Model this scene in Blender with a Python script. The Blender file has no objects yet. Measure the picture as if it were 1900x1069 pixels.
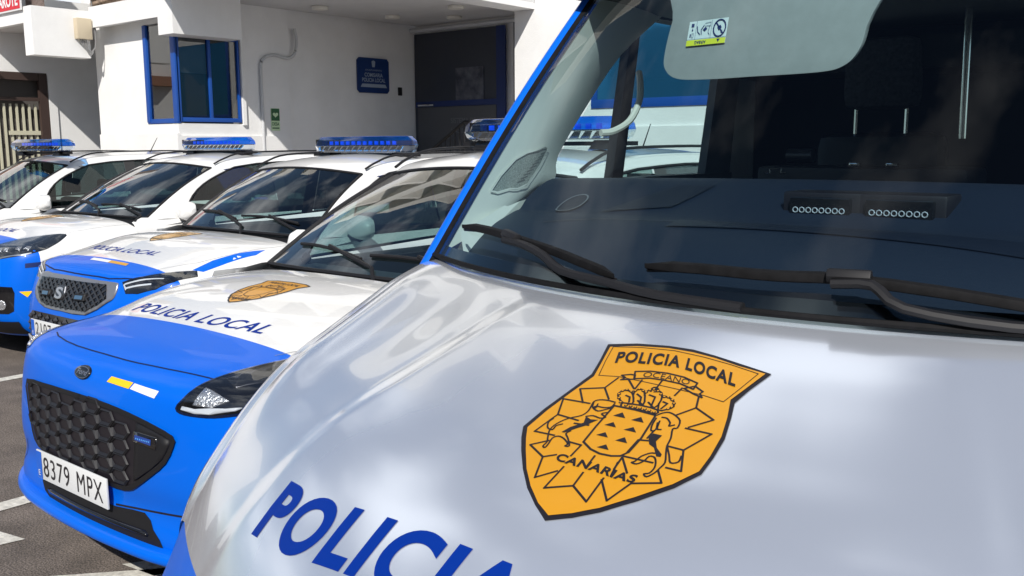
import bpy, bmesh, math, random
import numpy as np
from mathutils import Vector, Matrix
from mathutils.bvhtree import BVHTree
from mathutils.geometry import tessellate_polygon
random.seed(4)
S = bpy.context.scene
COL = S.collection
PI = math.pi
R = math.radians

# ------------------------------------------------------------------ camera
CAM_H = 1.67
cd = bpy.data.cameras.new('camera'); cam = bpy.data.objects.new('camera', cd); COL.objects.link(cam)
yaw, pitch, roll = R(39.4), R(8.67), R(0.28)
fw = Vector((-math.sin(yaw)*math.cos(pitch), math.cos(yaw)*math.cos(pitch), -math.sin(pitch)))
rt = Vector((math.cos(yaw), math.sin(yaw), 0)); dn = fw.cross(rt)
r2 = rt*math.cos(roll)+dn*math.sin(roll); d2 = -rt*math.sin(roll)+dn*math.cos(roll)
M = Matrix((r2, -d2, -fw)).transposed().to_4x4(); M.translation = (0, 0, CAM_H)
cam.matrix_world = M
cd.sensor_width = 36; cd.lens = 1750/1900*36; cd.clip_start = .02; cd.clip_end = 2000
S.camera = cam

# ------------------------------------------------------------------ light
SUN = Vector((.71, -1.02, 1.0)).normalized()
sl = bpy.data.lights.new('sun', 'SUN'); so = bpy.data.objects.new('sun', sl); COL.objects.link(so)
sl.energy = 4.6; sl.angle = R(.53); sl.color = (1, .955, .89)
so.rotation_euler = SUN.to_track_quat('Z', 'Y').to_euler()
W = bpy.data.worlds.new('World'); S.world = W; W.use_nodes = True
wn, wl = W.node_tree.nodes, W.node_tree.links
wn.clear()
sky = wn.new('ShaderNodeTexSky'); sky.sky_type = 'NISHITA'; sky.sun_disc = False
sky.sun_elevation = math.asin(SUN.z); sky.sun_rotation = math.atan2(SUN.x, SUN.y)
sky.altitude = 50; sky.air_density = 1.0; sky.dust_density = .6; sky.ozone_density = 3.5
tc = wn.new('ShaderNodeTexCoord')
mp = wn.new('ShaderNodeMapping'); mp.inputs['Scale'].default_value = (1.0, 1.0, 1.9); mp.inputs['Location'].default_value = (4, 4, 4)
nz = wn.new('ShaderNodeTexNoise'); nz.inputs['Scale'].default_value = 3.0; nz.inputs['Detail'].default_value = 5; nz.inputs['Roughness'].default_value = .52
cr = wn.new('ShaderNodeValToRGB'); cr.color_ramp.elements[0].position = .49; cr.color_ramp.elements[1].position = .67
cr.color_ramp.elements[1].color = (.85, .85, .85, 1)
mx = wn.new('ShaderNodeMixRGB'); mx.inputs[2].default_value = (13.5, 13.9, 14.4, 1)
bg = wn.new('ShaderNodeBackground'); bg.inputs[1].default_value = .075
wo = wn.new('ShaderNodeOutputWorld')
wl.new(tc.outputs['Generated'], mp.inputs[0]); wl.new(mp.outputs[0], nz.inputs[0]); wl.new(nz.outputs[0], cr.inputs[0])
wl.new(cr.outputs[0], mx.inputs[0]); wl.new(sky.outputs[0], mx.inputs[1]); wl.new(mx.outputs[0], bg.inputs[0]); wl.new(bg.outputs[0], wo.inputs[0])
S.view_settings.view_transform = 'Standard'; S.view_settings.look = 'None'
S.view_settings.gamma = 1; S.view_settings.use_curve_mapping = False
S.view_settings.exposure = 0.08
S.render.engine = 'CYCLES'
S.cycles.max_bounces = 10; S.cycles.transparent_max_bounces = 24; S.cycles.glossy_bounces = 5

# ------------------------------------------------------------------ materials
MATS = {}
def mat(name, col=(.5,.5,.5), rough=.5, metal=0, coat=0, spec=.5, noise=0, nscale=8, bump=0, bscale=60, emit=None, trans=0, coat_rough=.03, col2=None):
    if name in MATS: return MATS[name]
    m = bpy.data.materials.new(name); m.use_nodes = True
    n, l = m.node_tree.nodes, m.node_tree.links
    p = n['Principled BSDF']
    p.inputs['Base Color'].default_value = (*col, 1); p.inputs['Roughness'].default_value = rough
    p.inputs['Metallic'].default_value = metal; p.inputs['Coat Weight'].default_value = coat
    p.inputs['Coat Roughness'].default_value = coat_rough; p.inputs['Specular IOR Level'].default_value = spec
    p.inputs['Transmission Weight'].default_value = trans
    t = n.new('ShaderNodeTexCoord')
    if noise or col2:
        a = n.new('ShaderNodeTexNoise'); a.inputs['Scale'].default_value = nscale; a.inputs['Detail'].default_value = 6; a.inputs['Roughness'].default_value = .6
        l.new(t.outputs['Object'], a.inputs[0])
        r = n.new('ShaderNodeValToRGB'); r.color_ramp.elements[0].position = .35; r.color_ramp.elements[1].position = .68
        c2 = col2 or tuple(min(1, c*(1+noise)) for c in col); c1 = col if col2 else tuple(c*(1-noise) for c in col)
        r.color_ramp.elements[0].color = (*c1, 1); r.color_ramp.elements[1].color = (*c2, 1)
        l.new(a.outputs[0], r.inputs[0]); l.new(r.outputs[0], p.inputs['Base Color'])
    if bump:
        b = n.new('ShaderNodeTexNoise'); b.inputs['Scale'].default_value = bscale; b.inputs['Detail'].default_value = 4
        l.new(t.outputs['Object'], b.inputs[0])
        bb = n.new('ShaderNodeBump'); bb.inputs['Strength'].default_value = bump; bb.inputs['Distance'].default_value = .01
        l.new(b.outputs[0], bb.inputs['Height']); l.new(bb.outputs[0], p.inputs['Normal'])
    if emit: p.inputs['Emission Color'].default_value = (*emit, 1); p.inputs['Emission Strength'].default_value = 1
    MATS[name] = m; return m

def glass(name, tint=(.8,.88,.84), rough=0.0, ior=1.5, gain=1.0):
    if name in MATS: return MATS[name]
    m = bpy.data.materials.new(name); m.use_nodes = True
    n, l = m.node_tree.nodes, m.node_tree.links; n.clear()
    o = n.new('ShaderNodeOutputMaterial'); mi = n.new('ShaderNodeMixShader')
    tr = n.new('ShaderNodeBsdfTransparent'); tr.inputs[0].default_value = (*tint, 1)
    gl = n.new('ShaderNodeBsdfGlossy'); gl.inputs['Roughness'].default_value = rough; gl.inputs[0].default_value = (1, 1, 1, 1)
    g = n.new('ShaderNodeNewGeometry'); mr = n.new('ShaderNodeMapRange')
    mr.inputs['To Min'].default_value = ior; mr.inputs['To Max'].default_value = 1/ior
    fr = n.new('ShaderNodeFresnel'); mu = n.new('ShaderNodeMath'); mu.operation = 'MULTIPLY'; mu.use_clamp = True; mu.inputs[1].default_value = gain
    l.new(g.outputs['Backfacing'], mr.inputs[0]); l.new(mr.outputs[0], fr.inputs[0]); l.new(fr.outputs[0], mu.inputs[0])
    l.new(mu.outputs[0], mi.inputs[0]); l.new(tr.outputs[0], mi.inputs[1]); l.new(gl.outputs[0], mi.inputs[2]); l.new(mi.outputs[0], o.inputs[0])
    MATS[name] = m; return m

WHITE = mat('white_paint', (.80,.80,.79), .35, coat=1)
SKYWHITE = mat('sky_tinted_white_paint', (.80,.85,.94), .18, metal=.68, coat=1)  # white bonnet; its shade and sky reflection put into blue tint and metallic
BLUE = mat('blue_paint', (.0,.120,.67), .35, coat=.22, spec=.15)
DBLUE = mat('dark_blue_vinyl', (.0,.026,.25), .5, spec=.12)
NAVY = mat('navy_lettering', (.006,.018,.11), .35)
BLACK = mat('black_plastic', (.011,.011,.013), .55, spec=.3)
GLOSSB = mat('gloss_black', (.008,.008,.01), .12, coat=.5)
RUB = mat('rubber', (.008,.008,.009), .7, spec=.15, noise=.3, nscale=40)
DASH = mat('dashboard_plastic', (.045,.05,.058), .55, bump=.15, bscale=400)
DARKI = mat('dark_interior', (.02,.021,.025), .7)
SEATM = mat('seat_fabric', (.06,.062,.072), .85, noise=.3, nscale=90)
TRIM = mat('pale_pillar_trim', (.62,.61,.54), .6)
CHROME = mat('chrome', (.8,.8,.82), .12, metal=1)
GREYM = mat('grey_frame', (.30,.31,.34), .3, metal=.6)
SILVER = mat('silver_skid_plate', (.45,.45,.46), .4, metal=.4)
ORANGE = mat('orange_vinyl', (.60,.275,.010), .4, coat=.25)
ORANGE2 = mat('faded_orange_vinyl', (.72,.42,.12), .35, coat=.3)
YELLOW = mat('yellow_vinyl', (.95,.55,.01), .35)
WVIN = mat('white_vinyl', (.78,.80,.80), .35)
PLATE = mat('plate_white', (.72,.74,.75), .35)
INK = mat('black_ink', (.012,.010,.014), .4)
EUB = mat('plate_blue', (.01,.12,.62), .4)
GLASS = glass('windscreen_glass', (.62,.76,.78), gain=1.8)
VGLASS = glass('van_windscreen_glass', (.70,.83,.86), gain=.6)
SIDEG = glass('side_glass', (.30,.42,.40))
PRIV = glass('tinted_side_glass', (.10,.13,.14))
CLEARL = glass('clear_lamp_lens', (.93,.95,.96), gain=1.2)
BLENS = glass('blue_lamp_lens', (.04,.42,1.0), gain=1.3)

# ------------------------------------------------------------------ helpers
def empty(name, loc, label=None, cat=None, group=None, rz=0):
    o = bpy.data.objects.new(name, None); COL.objects.link(o); o.location = loc; o.rotation_euler = (0, 0, rz)
    o.empty_display_size = .2
    if label: o['label'] = label; o['category'] = cat
    if group: o['group'] = group
    return o
def link(name, me, parent=None, kind=None, label=None, cat=None, group=None):
    o = bpy.data.objects.new(name, me); COL.objects.link(o)
    if parent: o.parent = parent
    if kind: o['kind'] = kind
    if label: o['label'] = label
    if cat: o['category'] = cat
    if group: o['group'] = group
    return o
def mesh(name, vs, fs, ms, parent=None, smooth=False, mi=None, **k):
    me = bpy.data.meshes.new(name); me.from_pydata([tuple(v) for v in vs], [], fs)
    for m in (ms if isinstance(ms, (list, tuple)) else [ms]): me.materials.append(m)
    if mi is not None: me.polygons.foreach_set('material_index', mi)
    if smooth: me.polygons.foreach_set('use_smooth', [True]*len(me.polygons))
    me.update(); return link(name, me, parent, **k)
def frombm(name, bm, ms, parent=None, smooth=False, **k):
    me = bpy.data.meshes.new(name); bm.to_mesh(me); bm.free()
    for m in (ms if isinstance(ms, (list, tuple)) else [ms]): me.materials.append(m)
    if smooth: me.polygons.foreach_set('use_smooth', [True]*len(me.polygons))
    return link(name, me, parent, **k)
class MB:
    "collects pieces into one mesh"
    def __init__(s): s.v = []; s.f = []; s.mi = []
    def add(s, vs, fs, mi=0):
        o = len(s.v); s.v += [tuple(v) for v in vs]; s.f += [[i+o for i in f] for f in fs]; s.mi += [mi]*len(fs); return s
    def box(s, a, b, mi=0):
        (x0,y0,z0),(x1,y1,z1) = a, b
        vs = [(x0,y0,z0),(x1,y0,z0),(x1,y1,z0),(x0,y1,z0),(x0,y0,z1),(x1,y0,z1),(x1,y1,z1),(x0,y1,z1)]
        return s.add(vs, [(0,3,2,1),(4,5,6,7),(0,1,5,4),(1,2,6,5),(2,3,7,6),(3,0,4,7)], mi)
    def tube(s, pts, r, n=8, mi=0, flat=1):
        pts = [Vector(p) for p in pts]; k = len(pts); rs = r if isinstance(r, (list, tuple)) else [r]*k; vs = []; fs = []
        for i, p in enumerate(pts):
            t = (pts[min(i+1,k-1)]-pts[max(i-1,0)]).normalized()
            up = Vector((0,0,1)) if abs(t.z) < .9 else Vector((0,1,0))
            a = t.cross(up).normalized(); b = a.cross(t)
            for j in range(n):
                q = 2*PI*j/n; vs.append(p+a*math.cos(q)*rs[i]+b*math.sin(q)*rs[i]*flat)
        for i in range(k-1):
            for j in range(n): fs.append((i*n+j, i*n+(j+1)%n, (i+1)*n+(j+1)%n, (i+1)*n+j))
        fs.append(tuple(range(n))[::-1]); fs.append(tuple((k-1)*n+j for j in range(n)))
        return s.add(vs, fs, mi)
    def prism(s, poly, d, mi=0):
        "poly: 3-D outline, d: extrusion vector"
        n = len(poly); d = Vector(d); P = [Vector(p) for p in poly]
        vs = P+[p+d for p in P]
        return s.add(vs, [tuple(range(n)), tuple(range(2*n-1, n-1, -1))]+[(i, i+n, (i+1)%n+n, (i+1)%n) for i in range(n)], mi)
    def disc(s, c, axis, r, th, n=24, mi=0):
        c = Vector(c); ax = Vector(axis).normalized(); a = ax.orthogonal().normalized(); b = ax.cross(a)
        return s.prism([c+a*math.cos(2*PI*i/n)*r+b*math.sin(2*PI*i/n)*r for i in range(n)], ax*th, mi)
    def build(s, name, ms, parent=None, smooth=False, bevel=0, **k):
        bm = bmesh.new(); vv = [bm.verts.new(v) for v in s.v]
        for f, m in zip(s.f, s.mi):
            try: q = bm.faces.new([vv[i] for i in f]); q.material_index = m
            except ValueError: pass
        bmesh.ops.recalc_face_normals(bm, faces=bm.faces)
        if bevel: bmesh.ops.bevel(bm, geom=[e for e in bm.edges if e.is_manifold and e.calc_face_angle(0) > .5], offset=bevel, segments=2, affect='EDGES', profile=.6)
        o = frombm(name, bm, ms, parent, **k)
        if smooth or bevel:
            o.data.polygons.foreach_set('use_smooth', [True]*len(o.data.polygons))
            try: o.data.set_sharp_from_angle(angle=R(35))
            except Exception: pass
        return o
def box(name, a, b, m, parent=None, bevel=0, **k): return MB().box(a, b).build(name, m, parent, bevel=bevel, **k)

def cr1(P, n):
    P = np.asarray(P, float); out = []; k = len(P)
    E = np.vstack([2*P[0]-P[1], P, 2*P[-1]-P[-2]])
    for i in range(k-1):
        a, b, c, d = E[i], E[i+1], E[i+2], E[i+3]
        for j in range(n):
            t = j/n; out.append(.5*((2*b)+(-a+c)*t+(2*a-5*b+4*c-d)*t*t+(-a+3*b-3*c+d)*t**3))
    out.append(P[-1]); return np.array(out)
def surf(net, nu=4, nv=4):
    "net[row][col] -> dense array by Catmull-Rom both ways"
    A = np.array([cr1(r, nu) for r in net]); A = np.array([cr1(A[:, j], nv) for j in range(A.shape[1])])
    return A.transpose(1, 0, 2)
def gridmesh(A, flip=False):
    h, w = A.shape[:2]; vs = A.reshape(-1, 3).tolist()
    fs = [(i*w+j, i*w+j+1, (i+1)*w+j+1, (i+1)*w+j) for i in range(h-1) for j in range(w-1)]
    if flip: fs = [f[::-1] for f in fs]
    return vs, fs
def mirror_net(net):
    return [[(-p[0], p[1], p[2]) for p in r[:0:-1]]+list(r) for r in net]
def sheet(name, A, ms, parent, flip=False, smooth=True, cuts=(), pick=None, thick=0, **k):
    vs, fs = gridmesh(np.asarray(A), flip)
    bm = bmesh.new(); vv = [bm.verts.new(v) for v in vs]
    for f in fs: bm.faces.new([vv[i] for i in f])
    bmesh.ops.remove_doubles(bm, verts=bm.verts, dist=1e-5)
    for co, no in cuts: bmesh.ops.bisect_plane(bm, geom=bm.verts[:]+bm.edges[:]+bm.faces[:], plane_co=co, plane_no=no)
    if pick:
        for f in bm.faces: f.material_index = pick(f.calc_center_median())
        dead = [f for f in bm.faces if f.material_index > 50]
        if dead: bmesh.ops.delete(bm, geom=dead, context='FACES')
    o = frombm(name, bm, ms, parent, smooth=smooth, **k)
    if thick:
        md = o.modifiers.new('s', 'SOLIDIFY'); md.thickness = thick; md.offset = -1
    return o
def bvh_of(o):
    me = o.data; return BVHTree.FromPolygons([v.co.copy() for v in me.vertices], [tuple(p.vertices) for p in me.polygons])
def proj(bvhs, o, U, V, D, off=.0015):
    "map (u,v) on the plane o+uU+vV onto the body along D"
    o, U, V, D = Vector(o), Vector(U), Vector(V), Vector(D).normalized()
    bvhs = bvhs if isinstance(bvhs, list) else [bvhs]
    def f(u, v, h=0):
        p = o+U*u+V*v-D*2; best = None
        for b in bvhs:
            hit = b.ray_cast(p, D)
            if hit[0] is not None and (best is None or hit[3] < best[3]): best = hit
        if best is None:
            q = p+D*2
            for b in bvhs:
                hh = b.find_nearest(q)
                if best is None or hh[3] < best[3]: best = hh
        return best[0]-D*(off+h)
    return f
def decal(name, polys, pf, ms, parent, cut=.04, h=0, tri=True, mi=None, **k):
    "polys: list of 2-D outlines (or (verts,faces)); laid on the surface by pf"
    bm = bmesh.new()
    for q, P in enumerate(polys):
        if isinstance(P, tuple): vs, fs = P
        else:
            vs = P; fs = tessellate_polygon([[Vector((a[0], a[1], 0)) for a in P]])
        vv = [bm.verts.new((a[0], a[1], 0)) for a in vs]
        for f in fs:
            try:
                ff = bm.faces.new([vv[i] for i in f])
                if mi: ff.material_index = mi[q]
            except ValueError: pass
    if not bm.verts: bm.free(); return None
    xs = [v.co.x for v in bm.verts]; ys = [v.co.y for v in bm.verts]
    for ax, (lo, hi) in enumerate(((min(xs), max(xs)), (min(ys), max(ys)))):
        c = math.floor(lo/cut)*cut+cut
        while c < hi:
            co = [0, 0, 0]; no = [0, 0, 0]; co[ax] = c; no[ax] = 1
            bmesh.ops.bisect_plane(bm, geom=bm.verts[:]+bm.edges[:]+bm.faces[:], plane_co=co, plane_no=no, dist=1e-6); c += cut
    for v in bm.verts: v.co = pf(v.co.x, v.co.y, h)
    o = frombm(name, bm, ms, parent, smooth=True, **k); return o
def ribbon(pts, w, closed=False):
    out = []; pts = list(pts)
    if closed: pts.append(pts[0])
    for a, b in zip(pts, pts[1:]):
        a = Vector(a[:2]); b = Vector(b[:2]); d = b-a
        if d.length < 1e-6: continue
        d.normalize(); n = Vector((-d.y, d.x))*w/2; a = a-d*w*.35; b = b+d*w*.35
        out.append([tuple(a+n), tuple(a-n), tuple(b-n), tuple(b+n)])
    return out
_fc = {}
def textmesh(s, bold=.0, space=1.0):
    key = (s, bold, space)
    if key in _fc: return _fc[key]
    c = bpy.data.curves.new('t', 'FONT'); c.body = s; c.offset = bold; c.space_character = space; c.resolution_u = 8
    o = bpy.data.objects.new('t', c); COL.objects.link(o)
    me = o.to_mesh(); vs = [(v.co.x, v.co.y) for v in me.vertices]; fs = [tuple(p.vertices) for p in me.polygons]
    o.to_mesh_clear(); bpy.data.objects.remove(o); bpy.data.curves.remove(c)
    x0 = min(v[0] for v in vs); x1 = max(v[0] for v in vs); y0 = min(v[1] for v in vs); y1 = max(v[1] for v in vs)
    vs = [((v[0]-x0)/(x1-x0), (v[1]-y0)/(y1-y0)) for v in vs]
    _fc[key] = (vs, fs); return vs, fs
def text2d(s, x, y, w, h, shear=0, bold=.0, space=1.0, flipx=False, flipy=False):
    vs, fs = textmesh(s, bold, space)
    return ([(x+((1-a) if flipx else a)*w+b*shear*h, y+((1-b) if flipy else b)*h) for a, b in vs], fs)
def text_curve(s, base, h, up=(0, 1), shear=0, bold=.0, space=1.0):
    "text along a 2-D polyline, up gives letter height direction"
    vs, fs = textmesh(s, bold, space); B = cr1(np.array(base), 6); L = np.r_[0, np.cumsum(np.hypot(*np.diff(B, axis=0).T))]; L /= L[-1]
    out = [(float(np.interp(min(max(a, 0), 1), L, B[:, 0]))+up[0]*h*b+shear*h*b, float(np.interp(min(max(a, 0), 1), L, B[:, 1]))+up[1]*h*b) for a, b in vs]
    return out, fs
def P3(c, *p): return [tuple(Vector(c)+Vector(q)) for q in p]
#PARTS
# ------------------------------------------------------------------ ground
def ground_mat():
    m = mat('asphalt', (.15,.128,.112), .9, noise=.28, nscale=3.5, bump=.5, bscale=160)
    n, l = m.node_tree.nodes, m.node_tree.links; p = n['Principled BSDF']
    t = n.new('ShaderNodeTexCoord')
    v = n.new('ShaderNodeTexNoise'); v.inputs['Scale'].default_value = 130; v.inputs['Detail'].default_value = 3
    r = n.new('ShaderNodeValToRGB'); r.color_ramp.elements[0].position = .38; r.color_ramp.elements[1].position = .66
    r.color_ramp.elements[0].color = (.35,.34,.34,1); r.color_ramp.elements[1].color = (1.75,1.7,1.65,1)
    src = p.inputs['Base Color'].links[0].from_socket
    mu = n.new('ShaderNodeMixRGB'); mu.blend_type = 'MULTIPLY'; mu.inputs[0].default_value = .8
    l.new(t.outputs['Object'], v.inputs[0]); l.new(v.outputs[0], r.inputs[0]); l.new(src, mu.inputs[1]); l.new(r.outputs[0], mu.inputs[2]); l.new(mu.outputs[0], p.inputs['Base Color'])
    return m
mesh('ground', [(-600,-600,0),(600,-600,0),(600,600,0),(-600,600,0)], [(0,1,2,3)], ground_mat(), kind='structure')
PAINT = mat('road_paint', (.62,.60,.54), .75, noise=.25, nscale=30, bump=.3, bscale=120)
def marking(name, poly, **k):
    mesh(name, [(x, y, .004) for x, y in poly], [tuple(range(len(poly)))], PAINT, kind='structure', **k)
for x in (-14.7, -12.15, -9.62, -7.08, -4.53, -1.98, .57):
    marking('parking_line', [(x-.055, -1.5), (x+.055, -1.5), (x+.055, 7.4), (x-.055, 7.4)])
marking('painted_arrow', [(-4.2,1.02), (-4.06,1.64), (-4.75,1.50), (-4.75,1.0)])
marking('painted_arrow', [(-3.50,1.775), (-3.42,1.90), (-3.28,1.90), (-3.30,1.80)])
marking('parking_line', [(-3.62,1.54), (-3.52,1.54), (-3.17,1.90), (-3.30,1.90)])

# ------------------------------------------------------------------ buildings
PLAST = mat('white_plaster', (.80,.80,.79), .85, noise=.05, nscale=1.3, bump=.25, bscale=45)
PLAST2 = mat('upper_plaster', (.74,.72,.67), .85, noise=.06, nscale=1.5, bump=.2, bscale=30)
CEIL = mat('ceiling_plaster', (.60,.60,.60), .9, noise=.05, nscale=2)
BROWN = mat('brown_wood', (.16,.095,.06), .7, noise=.35, nscale=14)
SOFF = mat('rough_soffit', (.30,.22,.16), .95, noise=.5, nscale=9, bump=.8, bscale=25)
BFRAME = mat('blue_frame', (.003,.065,.33), .45)
GLASSD = mat('dark_window_glass', (.012,.014,.018), .03, spec=.8)
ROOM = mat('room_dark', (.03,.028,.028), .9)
SHUT = mat('roller_shutter', (.21,.15,.11), .8)
DOORM = mat('dark_door', (.035,.042,.06), .35)
DOORP = mat('door_lower_panel', (.08,.085,.095), .5)
PLQ = mat('plaque_blue', (.012,.04,.16), .35)
PLQT = mat('plaque_lettering', (.35,.42,.52), .4)
PVC = mat('pvc_pipe', (.55,.56,.57), .5)
CREAM = mat('cream_box', (.55,.47,.34), .6)
CABLE = mat('grey_cable', (.22,.22,.22), .6)
CREAMG = mat('cream_metal', (.55,.53,.40), .5)
REDM = mat('sign_red', (.62,.012,.03), .5)
GRN = mat('sign_green', (.01,.10,.03), .5)
LGRN = mat('sign_pale', (.55,.72,.45), .5)
IRON = mat('black_iron', (.01,.01,.012), .5)
LAMPW = mat('lamp_disc', (.75,.73,.66), .5)

st = empty('police_station', (-13, 7.95, 0), 'white rendered police station with blue framed windows behind the parked cars', 'building')
o0 = Vector((-13, 7.95, 0))
class LB(MB):
    def box(s, a, b, mi=0): return MB.box(s, tuple(Vector(a)-o0), tuple(Vector(b)-o0), mi)
    def prism(s, poly, d, mi=0): return MB.prism(s, [Vector(p)-o0 for p in poly], d, mi)
    def tube(s, pts, r, n=8, mi=0, flat=1): return MB.tube(s, [Vector(p)-o0 for p in pts], r, n, mi, flat)
# window wall (faces +X, plane X=-13) with the window opening Y 7.95..9.05, z 2.03..3.30
WY0, WY1, WZ0, WZ1 = 8.02, 9.06, 2.03, 3.31
b = LB()
b.box((-15.35,7.95,0), (-13.0,8.0,2.0)); b.box((-15.35,7.95,2.0), (-13.86,8.0,4.2)); b.box((-13.86,7.95,3.50), (-13.0,8.0,4.2))
b.build('front_wall', PLAST, st)
b = LB(); b.box((-13.25,8.0,0), (-13.0,10.04,WZ0-.02)); b.box((-13.25,WY1+.02,WZ0-.02), (-13.0,10.04,4.2)); b.box((-13.25,8.0,WZ1+.02), (-13.0,WY1+.02,4.2))
b.build('window_wall', PLAST, st)
b = LB(); b.box((-13.25,10.04,0), (-13.06,13.2,4.2)); b.build('porch_side_wall', PLAST, st)
b = LB(); b.box((-15.3,7.90,1.55), (-12.965,7.948,1.86)); b.box((-12.998,7.949,1.55), (-12.965,10.03,1.82)); b.build('base_band', PLAST, st)
b = LB(); b.box((-15.0,7.70,3.53), (-12.992,7.78,3.85)); b.box((-15.0,7.781,3.56), (-12.992,7.948,3.66)); b.build('canopy_fascia', PLAST, st)
b = LB(); b.box((-12.99,7.70,3.27), (-12.6,8.86,4.4)); b.build('canopy_beam', PLAST, st)
b = LB(); b.box((-12.995,7.95,3.87), (-9.45,13.2,3.95)); b.build('porch_ceiling', CEIL, st)
b = LB(); b.box((-12.57,7.50,3.96), (-9.45,13.2,4.5)); b.box((-13.5,7.5,4.42), (-12.57,8.9,4.55)); b.build('porch_roof', PLAST, st)
b = LB(); b.box((-9.86,8.6,3.77), (-9.45,12.09,3.868)); b.build('ceiling_beam', PLAST, st)
b = LB(); b.box((-13.2,13.06,1.3),(-9.87,13.2,3.868)); b.box((-9.86,12.1,0), (-8.35,13.4,3.868)); b.box((-8.35,12.1,0), (12,13.4,2.2)); b.box((-6.0,12.1,2.2),(-5.6,13.4,3.868)); b.box((-2.5,12.1,2.2),(12,13.4,3.868)); b.box((-9.44,12.1,3.868),(12,13.4,9.5)); b.box((-8.35,12.06,0),(12,12.098,1.92)); b.build('right_wall', PLAST, st)
b = LB(); b.box((-13.05,12.0,0),(-9.87,13.2,1.35)); b.build('porch_step', CEIL, st)
# corner window
w = empty('window', (0,0,0)); w.parent = st
def bar(a, bb, m=BFRAME, nm='frame', par=None): 
    q = LB(); q.box(a, bb); return q.build(nm, m, par or w, bevel=.004)
for y0, y1 in ((WY0-.06,WY0-.01),(8.5,8.55),(WY1-.035,WY1)): bar((-13.04,y0,WZ0), (-12.985,y1,WZ1))
bar((-13.045,WY0,WZ0), (-12.98,WY1,WZ0+.065)); bar((-13.045,WY0,WZ1-.03), (-12.99,WY1,WZ1))
for x0, x1 in ((-13.85,-13.76),): bar((x0,7.93,WZ0), (x1,7.99,3.49))
bar((-13.1,7.935,WZ0), (-12.985,7.985,3.49)); bar((-13.85,7.94,WZ0-.02), (-12.99,7.99,WZ0+.05))
for a, bb in (((-13.02,WY0,WZ0+.07),(-13.015,8.5,WZ1-.03)), ((-13.028,8.56,WZ0+.07),(-13.023,WY1-.05,WZ1-.03)), ((-13.76,7.965,WZ0+.05),(-13.1,7.97,3.49)),):
    q = LB(); q.box(a, bb); q.build('pane', glass('house_glass', (.5,.5,.48), gain=1.8), w)
q = LB(); q.box((-13.07,8.05,2.76),(-13.06,8.58,3.28)); q.build('sky_reflection', mat('reflection_pale_blue', (.50,.64,.85), .8), w)  # added pale sheet, paints the sky reflection seen in the upper pane
q = LB(); q.box((-13.09,8.06,2.12),(-13.08,8.49,2.75)); q.build('house_reflection', mat('reflection_brown', (.24,.18,.13), .8), w)  # added brown sheet, paints the building reflected in the lower pane
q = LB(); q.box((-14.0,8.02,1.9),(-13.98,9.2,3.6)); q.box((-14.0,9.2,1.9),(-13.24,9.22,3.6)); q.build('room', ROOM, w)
q = LB(); q.box((-13.0,9.075,1.99),(-12.955,9.135,3.33)); q.box((-13.0,8.0,3.335),(-12.96,9.135,3.385)); q.build('window_surround', PLAST, w)
# conduit
pts = [(-12.97,9.45,0.5),(-12.97,9.45,2.3),(-12.97,9.45,2.86),(-12.97,9.47,3.0),(-12.97,9.57,3.09),(-12.97,9.74,3.12),(-12.97,9.95,3.09),(-12.97,10.08,3.12),(-12.98,10.16,3.22),(-12.98,10.19,3.4),(-12.98,10.15,3.58)]
q = LB(); q.tube([tuple(p) for p in cr1(pts, 5)], .026, 10); q.build('conduit', PVC, st, smooth=True)
# plaque
pq = LB(); c = .05
pq.prism([(-13.05,11.93+a,2.91+d) for a, d in ((-.38+c,-.31),(.38-c,-.31),(.38,-.31+c),(.38,.31-c),(.38-c,.31),(-.38+c,.31),(-.38,.31-c),(-.38,-.31+c))], (.03,0,0))
plq = pq.build('plaque', PLQ, st)
def wallx(X): return lambda u, v, h=0: Vector((X+.002+h, u, v))-o0
for T_ in [text2d('COMISARIA', 11.71,2.885,.44,.07,bold=.02), text2d('POLICIA LOCAL', 11.65,2.795,.56,.07,bold=.02), text2d('AYUNTAMIENTO', 11.73,2.99,.40,.03), [(11.90,3.06),(11.96,3.06),(11.975,3.16),(11.93,3.18),(11.885,3.16)], [(11.61,2.70),(12.25,2.70),(12.21,2.76),(11.65,2.76)]]: decal('lettering', [T_], wallx(-13.02), PLQT, plq, cut=5)
# entry phone and gate
q = LB(); q.box((-13.06,12.56,2.58),(-13.03,12.65,2.73)); q.build('entry_phone', IRON, st, bevel=.008)
gd = empty('door', (0,0,0)); gd.parent = st
q = LB(); q.box((-13.04,13.0,1.35),(-10.9,13.05,3.72)); q.build('door_leaf', DOORM, gd)
q = LB(); q.box((-12.95,12.975,1.4),(-11.0,12.998,2.36)); q.build('lower_panel', DOORP, gd)
q = LB(); q.box((-13.0,12.97,2.37),(-10.9,12.999,2.47)); q.box((-10.98,12.96,1.35),(-10.78,12.999,3.72)); q.build('blue_trim', mat('trim_navy',(.006,.025,.13),.4), gd)
q = LB(); q.tube([(-12.9,12.94,2.40),(-12.5,12.94,2.40)], .02); q.build('handle', CHROME, gd)
q = LB(); q.tube([(-13.04,12.9,3.78),(-10.2,12.9,3.78)], .035); q.build('door_rail', PVC, gd)
q = LB(); q.box((-10.6,12.98,1.35),(-9.9,13.05,3.75)); q.build('side_panel', mat('side_panel_dark',(.05,.052,.062),.5), gd)
q = LB(); q.box((-11.98,12.985,2.47),(-11.30,12.999,3.05)); pn = q.build('notice', mat('poster_dark',(.035,.04,.06),.4,col2=(.13,.14,.17),nscale=5), gd)
for T_ in [text2d('SISTEMA DE VIDEO', -12.1, 2.06, 1.0, .09), text2d('VIGILANCIA', -12.1, 1.88, .8, .09)]: decal('lettering', [T_], lambda u, v, h=0: Vector((u, 12.973, v))-o0, mat('faint_print',(.16,.17,.19),.6), gd, cut=5)
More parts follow.
